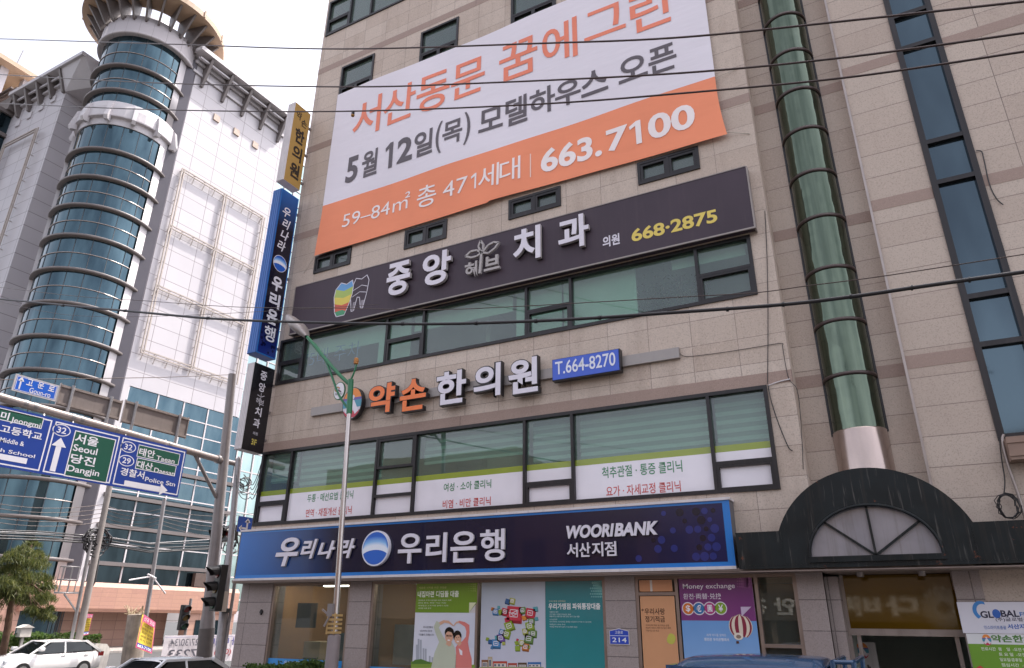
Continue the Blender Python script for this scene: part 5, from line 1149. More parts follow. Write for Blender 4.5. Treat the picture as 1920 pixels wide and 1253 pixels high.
c = PXp(404, 1102, XQ + .25); signal('large black vertical traffic light with deep visors on the post', c, (-.35, -1, 0), .17, .45, hood=.38)
c = PXp(417, 1001, XG - 1.2); t = signal('black horizontal traffic light behind the tall mast', c, (-.25, -.97, 0), .17, .5, True)
m = MB(); m.bar((c.x - .1, c.y + .1, c.z + .1), (XQ, b0.y - .4, c.z + .1), .06); m.build('arm', GALV, t)
c = PXp(347, 1158, -27); t = signal('small black traffic light hanging low across the road', c, (.95, -.2, 0), .13, .33)
m = MB(); m.tube([(c.x - .05, c.y + .18, 0), (c.x - .05, c.y + .18, c.z + .75)], .06, 10); m.build('pole', GREYMET, t)
# small blue arrow sign behind the bank sign
c = PXp(459, 984, -19); t = thing('road_sign', 'little blue sign with white arrows peeking over the bank sign end', 'sign', c); m = MB(); m.box(c.x - .02, c.x, c.y - .3, c.y + .3, c.z - .25, c.z + .25); m.build('panel', GREYMET, t)
p = Print((c.x, c.y, c.z), EY, EZ); p.rect(-.3, -.25, .3, .25, '#2450a8'); p.line([(.1, -.25), (.1, .12)], .07, WH, 1); p.poly([(-.02, .08), (.22, .08), (.1, .22)], WH, 1); p.line([(.05, -.12), (-.14, -.12)], .06, WH, 1); p.poly([(-.12, -.22), (-.12, -.02), (-.24, -.12)], WH, 1); p.build('print', PR_FILM, t)
m = MB(); m.tube([(c.x - .05, c.y, 0), (c.x - .05, c.y, c.z + .2)], .05, 8); m.build('pole', GALV, t)

# --- street lamp with green arms
YL_ = 11.0
def lp(x, y): return PY(x, y, YL_)
lb0 = lp(622, 1245); lb0.z = 0; lt = lp(658, 712)
lam = thing('street_lamp', 'chrome street lamp with curved green arm, grey lamp head and orange finial', 'street lamp', lb0)
ch = lp(655, 772); mid = lp(627, 1192)
STEEL = paint('chrome_pole', rgb('#b5aca8'), .22, .85, .06, 3, streak=.2)
m = MB(); m.tube([mid, ch], [.062, .05], 14); m.build('pole', STEEL, lam)
m = MB(); m.tube([lb0, mid, mid + EZ * .03], [.13, .12, .07], 16); m.build('pole_base', paint('base_grey', rgb('#6f6463'), .55, 0, .1, 5, streak=.25), lam)
GRNP = paint('green_paint', rgb('#1f6b44'), .35, 0, .1, 4)
m = MB(); m.tube([ch - EZ * .05, lt], .062, 12); m.build('pole_top', GRNP, lam)
def bez(a, b, c_, d, n=16): return [(1 - t) ** 3 * a + 3 * (1 - t) ** 2 * t * b + 3 * (1 - t) * t * t * c_ + t ** 3 * d for t in [i / n for i in range(n + 1)]]
hd = lp(576, 632)
m = MB(); m.tube(bez(lp(657, 722), lp(630, 700), lp(606, 668), hd), .042, 8); m.build('arm', GRNP, lam)
m = MB(); m.tube(bez(lp(657, 770), lp(622, 738), lp(628, 690), lp(590, 645)), .026, 8); m.tube(bez(lp(658, 712), lp(664, 700), lp(667, 690), lp(668, 684)), .02, 8); m.build('scroll', GRNP, lam)
fi = lp(668, 676); m = MB(); m.lathe((fi.x, fi.y, fi.z), [(0, -.09), (.05, -.08), (.055, -.05), (.03, -.045), (.055, -.03), (.055, 0), (.03, .005), (.05, .02), (.045, .05), (.0, .06)], 14); m.build('finial', paint('finial_orange', rgb('#b5793a'), .5), lam)
he = lp(540, 592); dirv = (he - hd).normalized()
sv = dirv.cross(EY).normalized(); wv_ = EY
m = MB(); n3, k3_ = 14, 12; vs = []
L = (he - hd).length * 1.02
for i in range(n3 + 1):
    t = i / n3; c0 = hd + dirv * (L * t); wd = .27 * (max(.0, math.sin(pi * min(1, .14 + t * .86))) ** .55) * (.5 + .5 * min(1, t * 3)); th_ = wd * .5
    for j in range(k3_):
        a = 2 * pi * j / k3_; vs.append(c0 + wv_ * (wd * cos(a)) + sv * (th_ * sin(a)))
m.add(vs, [(i * k3_ + j, i * k3_ + (j + 1) % k3_, (i + 1) * k3_ + (j + 1) % k3_, (i + 1) * k3_ + j) for i in range(n3) for j in range(k3_)], True)
hdo = m.build('lamp_head', paint('lamp_grey', rgb('#948d8a'), .4, .3, .06, 5), lam)
dn_ = sv if sv.z < 0 else -sv
m = MB(); cc = hd + dirv * L * .66 + dn_ * .055; vs = []
for i in range(5):
    ph = pi / 2 * i / 4
    for j in range(16): a = 2 * pi * j / 16; vs.append(cc + dirv * (.2 * cos(ph) * cos(a)) + wv_ * (.14 * cos(ph) * sin(a)) + dn_ * (.07 * sin(ph)))
m.add(vs, [(i * 16 + j, i * 16 + (j + 1) % 16, (i + 1) * 16 + (j + 1) % 16, (i + 1) * 16 + j) for i in range(4) for j in range(16)], True)
m.build('lamp_glass', paint('lamp_glass_mat', rgb('#b9b3ad'), .12, 0, .1, 20, spec=.8), hdo)
c = lp(636, 733); rr_ = .155
m = MB(); m.prism([c + Vector((rr_ * cos(2 * pi * i / 28), 0, rr_ * 1.32 * sin(2 * pi * i / 28))) for i in range(28)], (0, .03, 0)); bd = m.build('round_badge', GRNP, lam)
p = Print((0, YL_, 0), EX, EZ); p.ell(c.x, c.z, rr_ * .9, rr_ * 1.2, '#e3e0e4')
p.line([(c.x - .06 + .05 * cos(t), c.z + .04 + .05 * sin(t)) for t in [radians(40 + 28 * i) for i in range(10)]], .026, '#d9a63a', 1); p.line([(c.x + .045 + .055 * cos(t), c.z + .035 + .055 * sin(t)) for t in [radians(140 + 28 * i) for i in range(6)]], .026, '#c23f6a', 1); p.line([(c.x - .02, c.z + .02), (c.x + .06, c.z - .03)], .022, '#3a3a6a', 1)
p.text('해뜨는 서산', c.x - .105, c.z - .1, c.x + .105, c.z - .045, '#3a3540', 2, .01); p.build('print', PR_MATT, bd)
c = lp(627, 1170); m = MB()
for i in range(5): m.box(c.x - .1, c.x + .1, c.y - .1, c.y + .1, c.z - .17 + i * .075, c.z - .13 + i * .075)
for dx in (-.09, .09): m.box(c.x + dx - .012, c.x + dx + .012, c.y - .105, c.y - .085, c.z - .18, c.z + .19)
m.build('wire_guard', paint('guard_tan', rgb('#b08f5a'), .5), lam)
c = lp(626, 1143); m = MB(); m.box(c.x - .06, c.x + .06, c.y - .12, c.y + .06, c.z - .12, c.z + .1); m.bar(c + Vector((-.02, -.1, -.1)), c + Vector((-.16, -.14, .0)), .03); m.bar(c + Vector((0, -.1, -.12)), c + Vector((-.08, -.14, -.3)), .03); m.build('cable_clamp', GREYMET, lam)

# --- overhead wires and the thick cable (spanning the street at Y = 7)
def smooth(pts, n=10):
    out = []
    for i in range(len(pts) - 1):
        p0, p1, p2, p3 = pts[max(i - 1, 0)], pts[i], pts[i + 1], pts[min(i + 2, len(pts) - 1)]
        for k in range(n):
            t = k / n; out.append(tuple(.5 * ((2 * p1[d]) + (-p0[d] + p2[d]) * t + (2 * p0[d] - 5 * p1[d] + 4 * p2[d] - p3[d]) * t * t + (-p0[d] + 3 * p1[d] - 3 * p2[d] + p3[d]) * t ** 3) for d in (0, 1)))
    out.append(pts[-1]); return out
def wire(name, label, pts, Y, r, mat, group='overhead wires crossing the street', n=6):
    pp = smooth(pts); a, b = pp[0], pp[-1]; s0 = (pp[1][1] - a[1]) / (pp[1][0] - a[0]); s1 = (b[1] - pp[-2][1]) / (b[0] - pp[-2][0])
    pp = [(a[0] - 150, a[1] - 150 * s0)] + pp + [(b[0] + 150, b[1] + 150 * s1)]
    m = MB(); m.tube([PY(x, y, Y) for x, y in pp], r, n); return tag(m.build(name, mat), label, 'wire', group)
WM = paint('wire_metal', rgb('#473b39'), .3, .5, .15, 2)
wire('power_wire', 'uppermost of the three parallel wires over the banner', [(0, 73), (320, 83), (640, 92), (1000, 82), (1280, 70), (1600, 38), (1920, 3)], 7, .014, WM)
wire('power_wire', 'second of the three parallel wires, crossing the banner middle', [(0, 140), (300, 156), (640, 163), (880, 157), (1280, 137), (1600, 106), (1920, 62)], 7.2, .014, WM)
w3 = wire('power_wire', 'lowest of the three parallel wires, with small insulator hanging at the banner edge', [(0, 194), (300, 206), (640, 209), (1000, 196), (1280, 175), (1600, 144), (1920, 97)], 7.4, .014, WM)
c = PY(662, 212, 7.4); m = MB(); m.lathe((c.x, c.y, c.z), [(0, -.075), (.03, -.07), (.035, -.05), (.015, -.04)], 10); m.build('insulator', paint('insulator_tan', rgb('#a9772f'), .4), w3)
m = MB(); m.box(c.x - .02, c.x + .02, c.y - .02, c.y + .02, c.z - .04, c.z + .02); m.build('clamp', BLACK, w3)
cab = wire('cable', 'thick black sagging cable crossing in front of the lamp head', [(0, 561), (235, 583), (390, 597), (520, 603), (700, 607), (860, 607), (1070, 599), (1280, 585), (1470, 571), (1600, 556), (1730, 537), (1920, 510)], 7, .021, CABLE, n=8)
m = MB()
for x, y in ((118, 573), (235, 583), (390, 597), (520, 603), (755, 607.5), (893, 606.5), (1005, 602.5), (1125, 596), (1364, 580), (1469, 571), (1595, 556.5), (1710, 540), (1818, 525)):
    c0, c1 = PY(x - 2, y, 7), PY(x + 2, y - .2, 7); m.tube([c0, c1], .029, 8)
m.build('cable_tie', BLACK, cab)
wire('wire', 'thin slack grey wire just above the thick cable', [(0, 539), (147, 556), (268, 564), (449, 576), (640, 578), (807, 581), (985, 574), (1280, 557), (1417, 549), (1515, 536), (1662, 517), (1920, 477)], 7.6, .006, WIREBR, n=5)
wire('wire', 'faint thin wire dipping below the thick cable at left', [(0, 566), (120, 590), (260, 594), (420, 588), (560, 580)], 7.9, .004, WIREBR, n=5)
# wires between the poles of the side street
def span(name, label, P_, r, mat=CABLE, group='wires between the street poles', sag=0.0):
    m = MB(); P_ = [Vector(v) for v in P_]; out = []
    for a, b in zip(P_, P_[1:]):
        for k in range(8): t = k / 8; out.append(a.lerp(b, t) - EZ * (sag * 4 * t * (1 - t)))
    out.append(P_[-1]); m.tube(out, r, 5); return tag(m.build(name, mat), label, 'wire', group)
span('wire', 'thin wire with barbed fitting running to the tall mast top', [PXp(-40, 713, XG - .2), PXp(300, 708, XG - .1), PXp(428, 703, XG)], .012, WIREBR)
XU = -33
for i, (ya, yb, yc, r) in enumerate(((995, 1006, 1018, .03), (1001, 1010, 1024, .035), (1006, 1016, 1028, .03), (1011, 1019, 1030, .04), (998, 1004, 1012, .02))):
    span('cable', ('thin top strand of the cable bundle on the concrete pole', 'second strand of the cable bundle on the concrete pole', 'middle strand of the cable bundle on the concrete pole', 'thickest lowest strand of the cable bundle on the concrete pole', 'pale strand slung across the cable bundle')[i], [PXp(-60, ya - 3, XU), PXp(80, ya + 2, XU), PXp(180, yb, XU), PXp(280, yc + 3 + i, XU), PXp(392, yc, XU)], r, CABLE if i < 4 else GALV, 'cable bundle on the concrete pole')
for i in range(5): span('wire', ('topmost', 'second', 'middle', 'fourth', 'lowest')[i] + ' of the thin wires above the cable bundle', [PXp(-40, 938 + i * 9, XU), PXp(195, 946 + i * 8, XU), PXp(300, 955 + i * 7, XU + 1), PXp(480, 962 + i * 12, XU + 2)], .014, WIREBR, 'thin wires above the cable bundle', .25)
for i in range(4): span('wire', ('upper', 'second', 'third', 'lower')[i] + ' black wire looping from signal post to bank corner', [PXp(440, 880 + i * 6, -19.4), PXp(470, 905 + i * 9, -17.5), PXp(492, 862 + i * 8, -14.3)], .012, CABLE, 'black wires looping to the bank corner', .3)
rl = random.Random(11); 
def tangle(name, label, c, R_, n, r, X):
    m = MB()
    for i in range(n):
        a0 = rl.uniform(0, 6.28); rr = R_ * rl.uniform(.4, 1); cx_ = rl.uniform(-.4, .4) * R_; cz_ = rl.uniform(-.5, .3) * R_
        m.tube([(c.x + rl.uniform(-.1, .1), c.y + cx_ + rr * cos(a0 + t * .55) * (1 - .03 * t), c.z + cz_ + rr * .8 * sin(a0 + t * .55)) for t in range(rl.randint(6, 12))], r, 5)
    return tag(m.build(name, CABLE), label, 'wire')
tangle('cable_tangle', 'black knot of cables on the concrete pole above the pine', PXp(182, 1012, XU), .75, 16, .035, XU)
tangle('cable_tangle', 'loose loops of cable behind the signal post', PXp(432, 1020, -25), .55, 10, .025, XU)
tangle('cable_tangle', 'tangle of wires on the wall behind the signal post top', PXp(455, 905, -24), .45, 8, .02, XU)

# --- concrete pole, banner pole and stump
def up(x, y, X=XU): return PXp(x, y, X)
u0 = up(148, 1203); u0.z = 0; ut = up(212, 880)
up_ = thing('utility_pole', 'leaning concrete pole carrying the cable bundle left of the stump', 'pole', u0)
m = MB(); m.tube([u0, ut], [.16, .13], 14); m.build('pole', paint('concrete_pole', rgb('#857d78'), .75, 0, .15, 3, streak=.35), up_)
m = MB(); m.tube([up(133, 1203), up(171, 1012)], .075, 8); m.build('conduit', GALV, up_)
m = MB(); m.tube([up(150, 1200), up(162, 1120), up(178, 1090), up(186, 1040)], .05, 6); m.build('riser_cable', CABLE, up_)
cg = up(121, 1112); m = MB()
for z in (0, .55, 1.1): m.tube([(cg.x + .3 * sin(a), cg.y + .42 * cos(a), cg.z + z) for a in [2 * pi * i / 14 for i in range(15)]], .022, 5)
for i in range(7): a = 2 * pi * i / 7; m.tube([(cg.x + .3 * sin(a), cg.y + .42 * cos(a), cg.z), (cg.x + .3 * sin(a), cg.y + .42 * cos(a), cg.z + 1.1)], .018, 5)
m.bar((cg.x, cg.y - .45, cg.z), up(147, 1112), .08); m.bar((cg.x, cg.y, cg.z - .05), up(142, 1145), .06); m.build('step_cage', GALV, up_)
s0_ = up(250, 1235, -31.5); s0_.z = 0; st_ = up(258, 1152, -31.5)
stump = thing('pole_stump', 'thick weathered concrete stump wrapped with string and straw', 'post', s0_)
m = MB(); m.tube([s0_, s0_.lerp(st_, .5), st_], [.46, .45, .42], 16); m.build('post', paint('stump_concrete', rgb('#8f8378'), .85, 0, .25, 3, streak=.5, bump=.5), stump)
m = MB()
for i in range(40):
    a = rl.uniform(0, 6.28); b_ = st_ + Vector((.4 * cos(a), .4 * sin(a), 0)); m.tube([b_, b_ + Vector((rl.uniform(-.25, .25), rl.uniform(-.3, .3), rl.uniform(.0, .4)))], .014, 4)
for z in (.35, .6, 1.6, 2.0): m.tube([s0_ + Vector((.47 * cos(a), .47 * sin(a), z + .05 * sin(3 * a))) for a in [2 * pi * i / 16 for i in range(17)]], .018, 5)
m.build('straw_wrap', paint('straw', rgb('#b3a184'), .9), stump)
f0, f1 = up(274, 1150, -30.8), up(308.5, 936, -30.8); fl_ = thing('flag_pole', 'thin steel pole with crossed white rods rising from the stump', 'pole', f0)
m = MB(); m.tube([up(270, 1180, -30.8), f1], [.1, .09], 10); m.build('pole', GALV, fl_)
m = MB(); k_ = up(285, 1081, -30.6); m.tube([up(242, 1088, -30.6), k_], .035, 6); m.tube([k_, up(310, 1113, -30.6)], .04, 6); m.tube([up(277, 1077, -30.6), up(292, 1085, -30.6)], .05, 6); m.build('cross_rod', WHITEMET, fl_)
def flag(label, q4, X, seed):
    a, b, c_, d = [PXp(x, y, X) for x, y in q4]
    o_ = d; r_ = (c_ - d); u_ = (a - d); n_u = r_.cross(u_).normalized()
    m = MB(); N = 8
    for i in range(N + 1):
        for j in range(N + 1):
            s_, t_ = i / N, j / N; m.v.append(tuple((d.lerp(c_, s_)).lerp(a.lerp(b, s_), t_) + n_u * .04 * sin(5 * s_ + 3 * t_ + seed)))
    m.f = [(i * (N + 1) + j, (i + 1) * (N + 1) + j, (i + 1) * (N + 1) + j + 1, i * (N + 1) + j + 1) for i in range(N) for j in range(N)]
    o = tag(m.build('flag', paint('flag_yellow', rgb('#e0c548'), .8, 0, .05, 3)), label, 'flag', 'advertising flags by the road')
    def P_(s_, t_, l): return (d.lerp(c_, s_)).lerp(a.lerp(b, s_), t_) + n_u * (.06 + .004 * l)
    class _F(Print):
        def pt(self, a_, b_, lay): return P_(a_, b_, lay)
    p = _F(d, r_, u_); p.n = n_u
    p.rect(0, .8, 1, 1, '#d86a8c', 1); p.rect(0, 0, 1, .16, '#38469a', 1); p.frame(0, 0, 1, 1, .05, '#d86a8c', 2)
    p.text('신규 모집', .1, .84, .9, .96, '#f2e4ea', 4, .02)
    for i in range(5): p.text(('오늘의 특가', '선착순 한정', '조건 없음', '상담 환영', '즉시 입주')[i], .12, .68 - i * .11, .88, .75 - i * .11, '#6a4a2a', 4, .02)
    p.text('663-7100', .08, .04, .92, .13, '#eef0f6', 4, .03); p.build('print', PR_CLOTH, o); return o
flag('larger pink and yellow advertising flag tied to the steel pole', [(268, 1152), (290, 1167), (283, 1226), (252, 1214)], -30.3, 1)
flag('narrow pink and yellow advertising flag behind the concrete pole', [(159, 1151), (173, 1152), (164, 1190), (154, 1192)], -34, 2)
# cloth banner seen from behind
XBn = -25.5
q4 = [PXp(x, y, XBn) for x, y in ((309, 1192), (473, 1200), (470, 1246), (304, 1238))]
rb_ = thing('banner', 'white street banner seen from behind with mirrored lettering', 'banner', q4[3])
m = MB(); N = 20; y0_, y1_ = q4[0].y, q4[1].y; zA, zB = q4[0].z, min(q4[3].z, 1.0) - .15
m.v = [(XBn + .04 * sin(i * .9) * (1 - j / 4), y0_ + (y1_ - y0_) * i / N, zB + (zA - zB) * j / 4) for i in range(N + 1) for j in range(5)]
m.f = [(i * 5 + j, (i + 1) * 5 + j, (i + 1) * 5 + j + 1, i * 5 + j + 1) for i in range(N) for j in range(4)]
m.build('cloth', paint('cloth_back', rgb('#c9c2c6'), .8, 0, .06, 2), rb_)
p = Print((XBn + .045, 0, 0), EY, EZ); Ls, Hs = y1_ - y0_, zA - zB
def rt(s, a, b, c_, d, col): p.text(s, y0_ + Ls * a, zB + Hs * b, y0_ + Ls * c_, zB + Hs * d, col, 2, .02, flip=True)
rt('27/30/34', .06, .62, .36, .88, '#6c6a72'); rt('입지가 미래다', .46, .6, .98, .9, '#57548e'); rt('7233', .06, .2, .36, .5, '#5c5a62'); rt('663-', .4, .2, .5, .5, '#5c5a62'); rt('이제 (010)', .55, .2, .95, .5, '#a0565a'); p.rect(y0_, zB + Hs * .92, y1_, zB + Hs * .95, '#a8a2b4', 1)
p.build('print', PR_CLOTH, rb_)

# --- cables and pipes fixed to the granite walls
def wallcable(name, label, pts, Y, r=.006, mat=CABLE, cat='cable'):
    m = MB(); m.tube([PY(x, y, Y) for x, y in smooth(pts, 6)], r, 6); return tag(m.build(name, mat), label, cat)
wallcable('cable', 'black cable running from the grey rail to the wall corner', [(1272, 652), (1283, 668), (1340, 663), (1400, 654), (1462, 644), (1467, 648)], Y0 - .02)
wallcable('cable', 'black cable dropping down the corner from the cable off the rail', [(1467, 648), (1474, 690), (1480, 712), (1494, 730), (1500, 770), (1504, 830), (1506, 880)], Y0 - .02)
wallcable('cable', 'thin straight black wire hanging down the facade beside the dental sign', [(1434, 395), (1438, 480), (1440, 600), (1439, 720)], Y0 - .02, .007)
wallcable('cable', 'black wire hooking down beside the clinic window band', [(1440, 722), (1446, 752), (1460, 795), (1478, 838), (1486, 845)], Y0 - .03, .009)
wallcable('conduit_pipe', 'short white conduit at the upper corner of the clinic window band', [(1441, 723), (1460, 716), (1481, 711)], Y0 - .03, .012, WHITEMET, 'pipe')
wallcable('cable', 'black wire dangling beside the tall stair window', [(1830, 283), (1840, 284), (1845, 300), (1855, 345), (1868, 372), (1881, 384)], 12.92, .01)
wallcable('conduit_pipe', 'grey pipe descending the right wall past the cable coil', [(1882, 815), (1880, 830), (1893, 880), (1910, 930), (1926, 985)], 12.88, .022, SILVER, 'pipe')
wallcable('cable', 'pair of black wires feeding the cable coil', [(1874, 822), (1878, 860), (1884, 900), (1882, 930)], 12.9, .009)
c = PY(1890, 950, 12.85); m = MB()
for i in range(7): m.tube([(c.x + (.13 + .02 * i % .05) * (.8 + .1 * rl.random()) * cos(t) + rl.uniform(-.03, .03), c.y - .01 * i, c.z + .2 * (.8 + .2 * rl.random()) * sin(t)) for t in [2 * pi * k / 12 for k in range(13)]], .007, 5)
tag(m.build('cable_coil', CABLE), 'black coil of cable hung on the right wall above the canopy', 'cable')
a, b = PY(1884, 822, 12.7), PY(1930, 862, 12.7); m = MB(); m.box(a.x, a.x + .9, 12.6, 12.94, b.z, a.z); m.box(a.x - .01, a.x + .91, 12.58, 12.6, b.z + .05, b.z + .1); m.box(a.x - .01, a.x + .91, 12.58, 12.6, a.z - .1, a.z - .05)
tag(m.build('awning_case', paint('case_brown', rgb('#8a7264'), .5, .1, .1, 5)), 'brown ribbed case fixed to the right wall beside the grey pipe', 'box')

# ================================================================== vehicles
WIN = mirror_glass('car_glass', rgb('#15191b'), rgb('#1c2123'), rough=.03, metal=.3, wav=.01)
CHR = paint('chrome', rgb('#b8b6b4'), .15, .9, .05, 5)
def carpaint(name, col, metal=0.0):
    m = paint(name, col, .25, metal, .03, 3); b = m.node_tree.nodes['Principled BSDF']; b.inputs['Coat Weight'].default_value = .7; b.inputs['Coat Roughness'].default_value = .03; return m
def car(name, label, cat, loc, rot, pm, L, Wd, H, hood, cab, group=None):
    """hood: list of (x, height) along the body from nose to tail; cab: x of windscreen foot, roof front, roof rear, rear foot"""
    R_ = Matrix.Translation(loc) @ Matrix.Rotation(rot, 4, 'Z'); t = thing(name, label, cat, loc, group)
    hw = Wd / 2; m = MB(R_); rows = []
    for x, z in hood:
        e = min(1, .72 + .9 * min(L / 2 - abs(x), .35) / .35 * .31); w = hw * e; zb = .22 + (.1 if abs(x) > L / 2 - .15 else 0)
        rows.append([(x, -w * .9, zb), (x, -w, zb + .18), (x, -w * 1.0, z * .62), (x, -w * .965, z - .1), (x, -w * .86, z - .012), (x, 0, z + .02), (x, w * .86, z - .012), (x, w * .965, z - .1), (x, w, z * .62), (x, w, zb + .18), (x, w * .9, zb)])
    vs = [p_ for r_ in rows for p_ in r_]; k = 11; fs = [(i * k + j, (i + 1) * k + j, (i + 1) * k + j + 1, i * k + j + 1) for i in range(len(rows) - 1) for j in range(k - 1)]
    fs += [(i * k + k - 1, (i + 1) * k + k - 1, (i + 1) * k, i * k) for i in range(len(rows) - 1)]
    m.add(vs, fs, True); m.add(rows[0], [tuple(range(k))[::-1]]); m.add(rows[-1], [tuple(range(k))]); body = m.build('body', pm, t)
    a0, a1, a2, a3 = cab; zb = max(z for x, z in hood) - .03; rw = hw * .74; bw_ = hw * .93
    def zbelt(x): 
        for (xa, za), (xb_, zb2) in zip(hood, hood[1:]):
            if xa <= x <= xb_: return za + (zb2 - za) * (x - xa) / (xb_ - xa) - .02
        return zb
    for s in (-1, 1):        # side windows: front and rear
        xm = a1 + (a2 - a1) * .42
        def SP(x, f):        # f 0 belt, 1 roof
            zz = zbelt(x) + (H - .07 - zbelt(x)) * f; return (x, s * (bw_ + (rw - bw_) * f), zz)
        lo = a0 + .22; hi = a3 - .25
        for q in ([SP(lo, .04), SP(xm - .04, .04), SP(xm - .04, .97), SP(a1 + .12, .97)], [SP(xm + .04, .04), SP(hi, .10), SP(a2 + .02, .97), SP(xm + .04, .97)]):
            w = MB(R_); w.prism(q, (0, s * .012, 0)); w.build('side_window', WIN, t)
    w = MB(R_); w.add([(a0 + .05, -bw_ * .9, zbelt(a0)), (a0 + .05, bw_ * .9, zbelt(a0)), (a1 + .03, rw * .93, H - .05), (a1 + .03, -rw * .93, H - .05)], [(0, 3, 2, 1)]); w.build('windscreen', WIN, t)
    w = MB(R_); w.add([(a3 - .04, -bw_ * .85, zbelt(a3) + .04), (a3 - .04, bw_ * .85, zbelt(a3) + .04), (a2 + .03, rw * .9, H - .06), (a2 + .03, -rw * .9, H - .06)], [(0, 1, 2, 3)]); w.build('rear_window', WIN, t)
    # greenhouse shell (pillars and roof)
    g_ = MB(R_); n4 = 8; vs = []
    for x, zt in ((a1 - .06, H - .09), (a1 + .15, H - .03), ((a1 + a2) / 2, H), (a2 - .2, H - .02), (a2 + .06, H - .08)):
        for j in range(n4 + 1): u = -1 + 2 * j / n4; vs.append((x, rw * 1.02 * u, zt - .05 * abs(u) ** 3 + .02))
    g_.add(vs, [(i * (n4 + 1) + j, (i + 1) * (n4 + 1) + j, (i + 1) * (n4 + 1) + j + 1, i * (n4 + 1) + j + 1) for i in range(4) for j in range(n4)], True)
    for s in (-1, 1):
        g_.bar((a0, s * bw_ * .93, zbelt(a0) - .02), (a1, s * rw * 1.0, H - .06), .07, .06); g_.bar((a3, s * bw_ * .9, zbelt(a3)), (a2, s * rw, H - .06), .16, .10)
        xm = a1 + (a2 - a1) * .42; g_.bar((xm, s * bw_ * .985, zbelt(xm)), (xm, s * rw * .99, H - .06), .06, .05); g_.bar((a1, s * rw * 1.0, H - .055), (a2, s * rw * 1.0, H - .055), .05, .06)
    g_.build('roof', pm, t)
    k_ = MB(R_); k_.add([(x, s * bw_ * .8, z) for x, z, s in ((a0 + .3, zb - .02, -1), (a3 - .3, zb - .02, -1), (a3 - .3, zb - .02, 1), (a0 + .3, zb - .02, 1))], [(0, 1, 2, 3)]); k_.build('cabin_floor', BLACK, t)
    for sx in (-L * .31, L * .29):
        for s in (-1, 1):
            w = MB(R_); w.tube([(sx, s * (hw - .2), .32), (sx, s * (hw + .015), .32)], .32, 24); wo = w.build('wheel', RUBBER, t)
            r2 = MB(R_); r2.tube([(sx, s * (hw - .05), .32), (sx, s * (hw + .025), .32)], .2, 18); r2.build('rim', CHR, wo)
    for s in (-1, 1):
        w = MB(R_); w.box(a0 + .25, a0 + .45, s * (hw + .1) - .1, s * (hw + .1) + .1, zb + .06, zb + .2); w.build('mirror', pm, t, bevel=.03)
        w = MB(R_); w.box(L / 2 - .28, L / 2 - .03, s * hw * .78 - .1, s * hw * .78 + .12 * s, zb - .2, zb - .02); w.build('tail_light', paint('tail_red', rgb('#8f1b1b'), .2), t, bevel=.02)
        w = MB(R_); w.box(-L / 2 + .12, -L / 2 + .45, s * hw * .72 - .1, s * hw * .72 + .1, .6, .74); w.build('headlight', paint('head_glass', rgb('#b9bcc0'), .1), t, bevel=.03)
        for x in (a1 + .5, a1 + 1.5): w = MB(R_); w.box(x, x + .2, s * hw * .985 - .02, s * hw * .985 + .02, zb - .14, zb - .11); w.build('door_handle', pm, t)
        w = MB(R_); w.box(-L / 2 + .9, L / 2 - .8, s * hw * 1.0 - .012, s * hw * 1.0 + .006, .3, .38); w.build('sill', BLACK, t)
    return t
HATCH = [(-2.1, .55), (-2.0, .72), (-1.6, .84), (-1.0, .95), (-.3, .98), (.8, 1.0), (1.7, 1.03), (2.0, 1.0), (2.12, .8)]
car('parked_car', 'white hatchback driving across the junction in front of the hedge', 'car', (-33.0, 19.55, 0), pi / 2, carpaint('white_car', rgb('#e4e1df')), 4.24, 1.78, 1.47, HATCH, (-1.15, -.35, 1.25, 1.95))
SEDAN = [(-2.35, .5), (-2.25, .7), (-1.8, .82), (-1.1, .93), (-.3, .95), (.9, .97), (1.5, 1.0), (2.2, .98), (2.4, .75)]
car('sedan_car', 'silver sedan with only its roof and windows showing at the bottom edge', 'car', (-18.2, 14.0, 0), pi / 2, carpaint('silver_car', rgb('#d2d3d6'), .0), 4.8, 1.84, 1.40, SEDAN, (-1.15, -.45, 1.05, 1.75))
yd = PXp(34, 1250, -21.3).y
car('sedan_car', 'black sedan cut off at the lower left corner', 'car', (-21.3, yd - 2.2, 0), -pi / 2, carpaint('black_car', rgb('#17181b')), 4.7, 1.82, 1.42, SEDAN, (-1.1, -.4, 1.0, 1.7))
# blue double cab truck in front of the bank
YTk = 9.35; xl_, xr_ = PY(1283, 1240, YTk - .3).x, PY(1548, 1232, YTk - .3).x; HT = 2.05
trk = thing('pickup_truck', 'blue double cab light truck parked before the money exchange poster', 'truck', ((xl_ + xr_) / 2, YTk, 0))
TP = carpaint('truck_blue', rgb('#2c4868'))
tw_ = .82; m = MB(); prof = [(xl_ - .62, .45), (xl_ - .66, 1.0), (xl_ - .5, 1.12), (xr_ + .0, 1.12), (xr_ + .0, .45)]
m.prism([(x, YTk - tw_, z) for x, z in prof], (0, 2 * tw_, 0)); m.build('cab', TP, trk, bevel=.05)
m = MB(); vs = []; NS = 10
rp_ = [(xl_ - .06, HT - .11), (xl_ + .0, HT - .05), (xl_ + .12, HT - .015), (xl_ + .4, HT), ((xl_ + xr_) / 2, HT + .01), (xr_ - .12, HT), (xr_ - .03, HT - .02), (xr_, HT - .09)]
for x, z in rp_:
    for j in range(NS + 1): u = -1 + 2 * j / NS; vs.append((x, YTk + (tw_ - .05) * u, z - .13 * abs(u) ** 4))
m.add(vs, [(i * (NS + 1) + j, (i + 1) * (NS + 1) + j, (i + 1) * (NS + 1) + j + 1, i * (NS + 1) + j + 1) for i in range(len(rp_) - 1) for j in range(NS)], True)
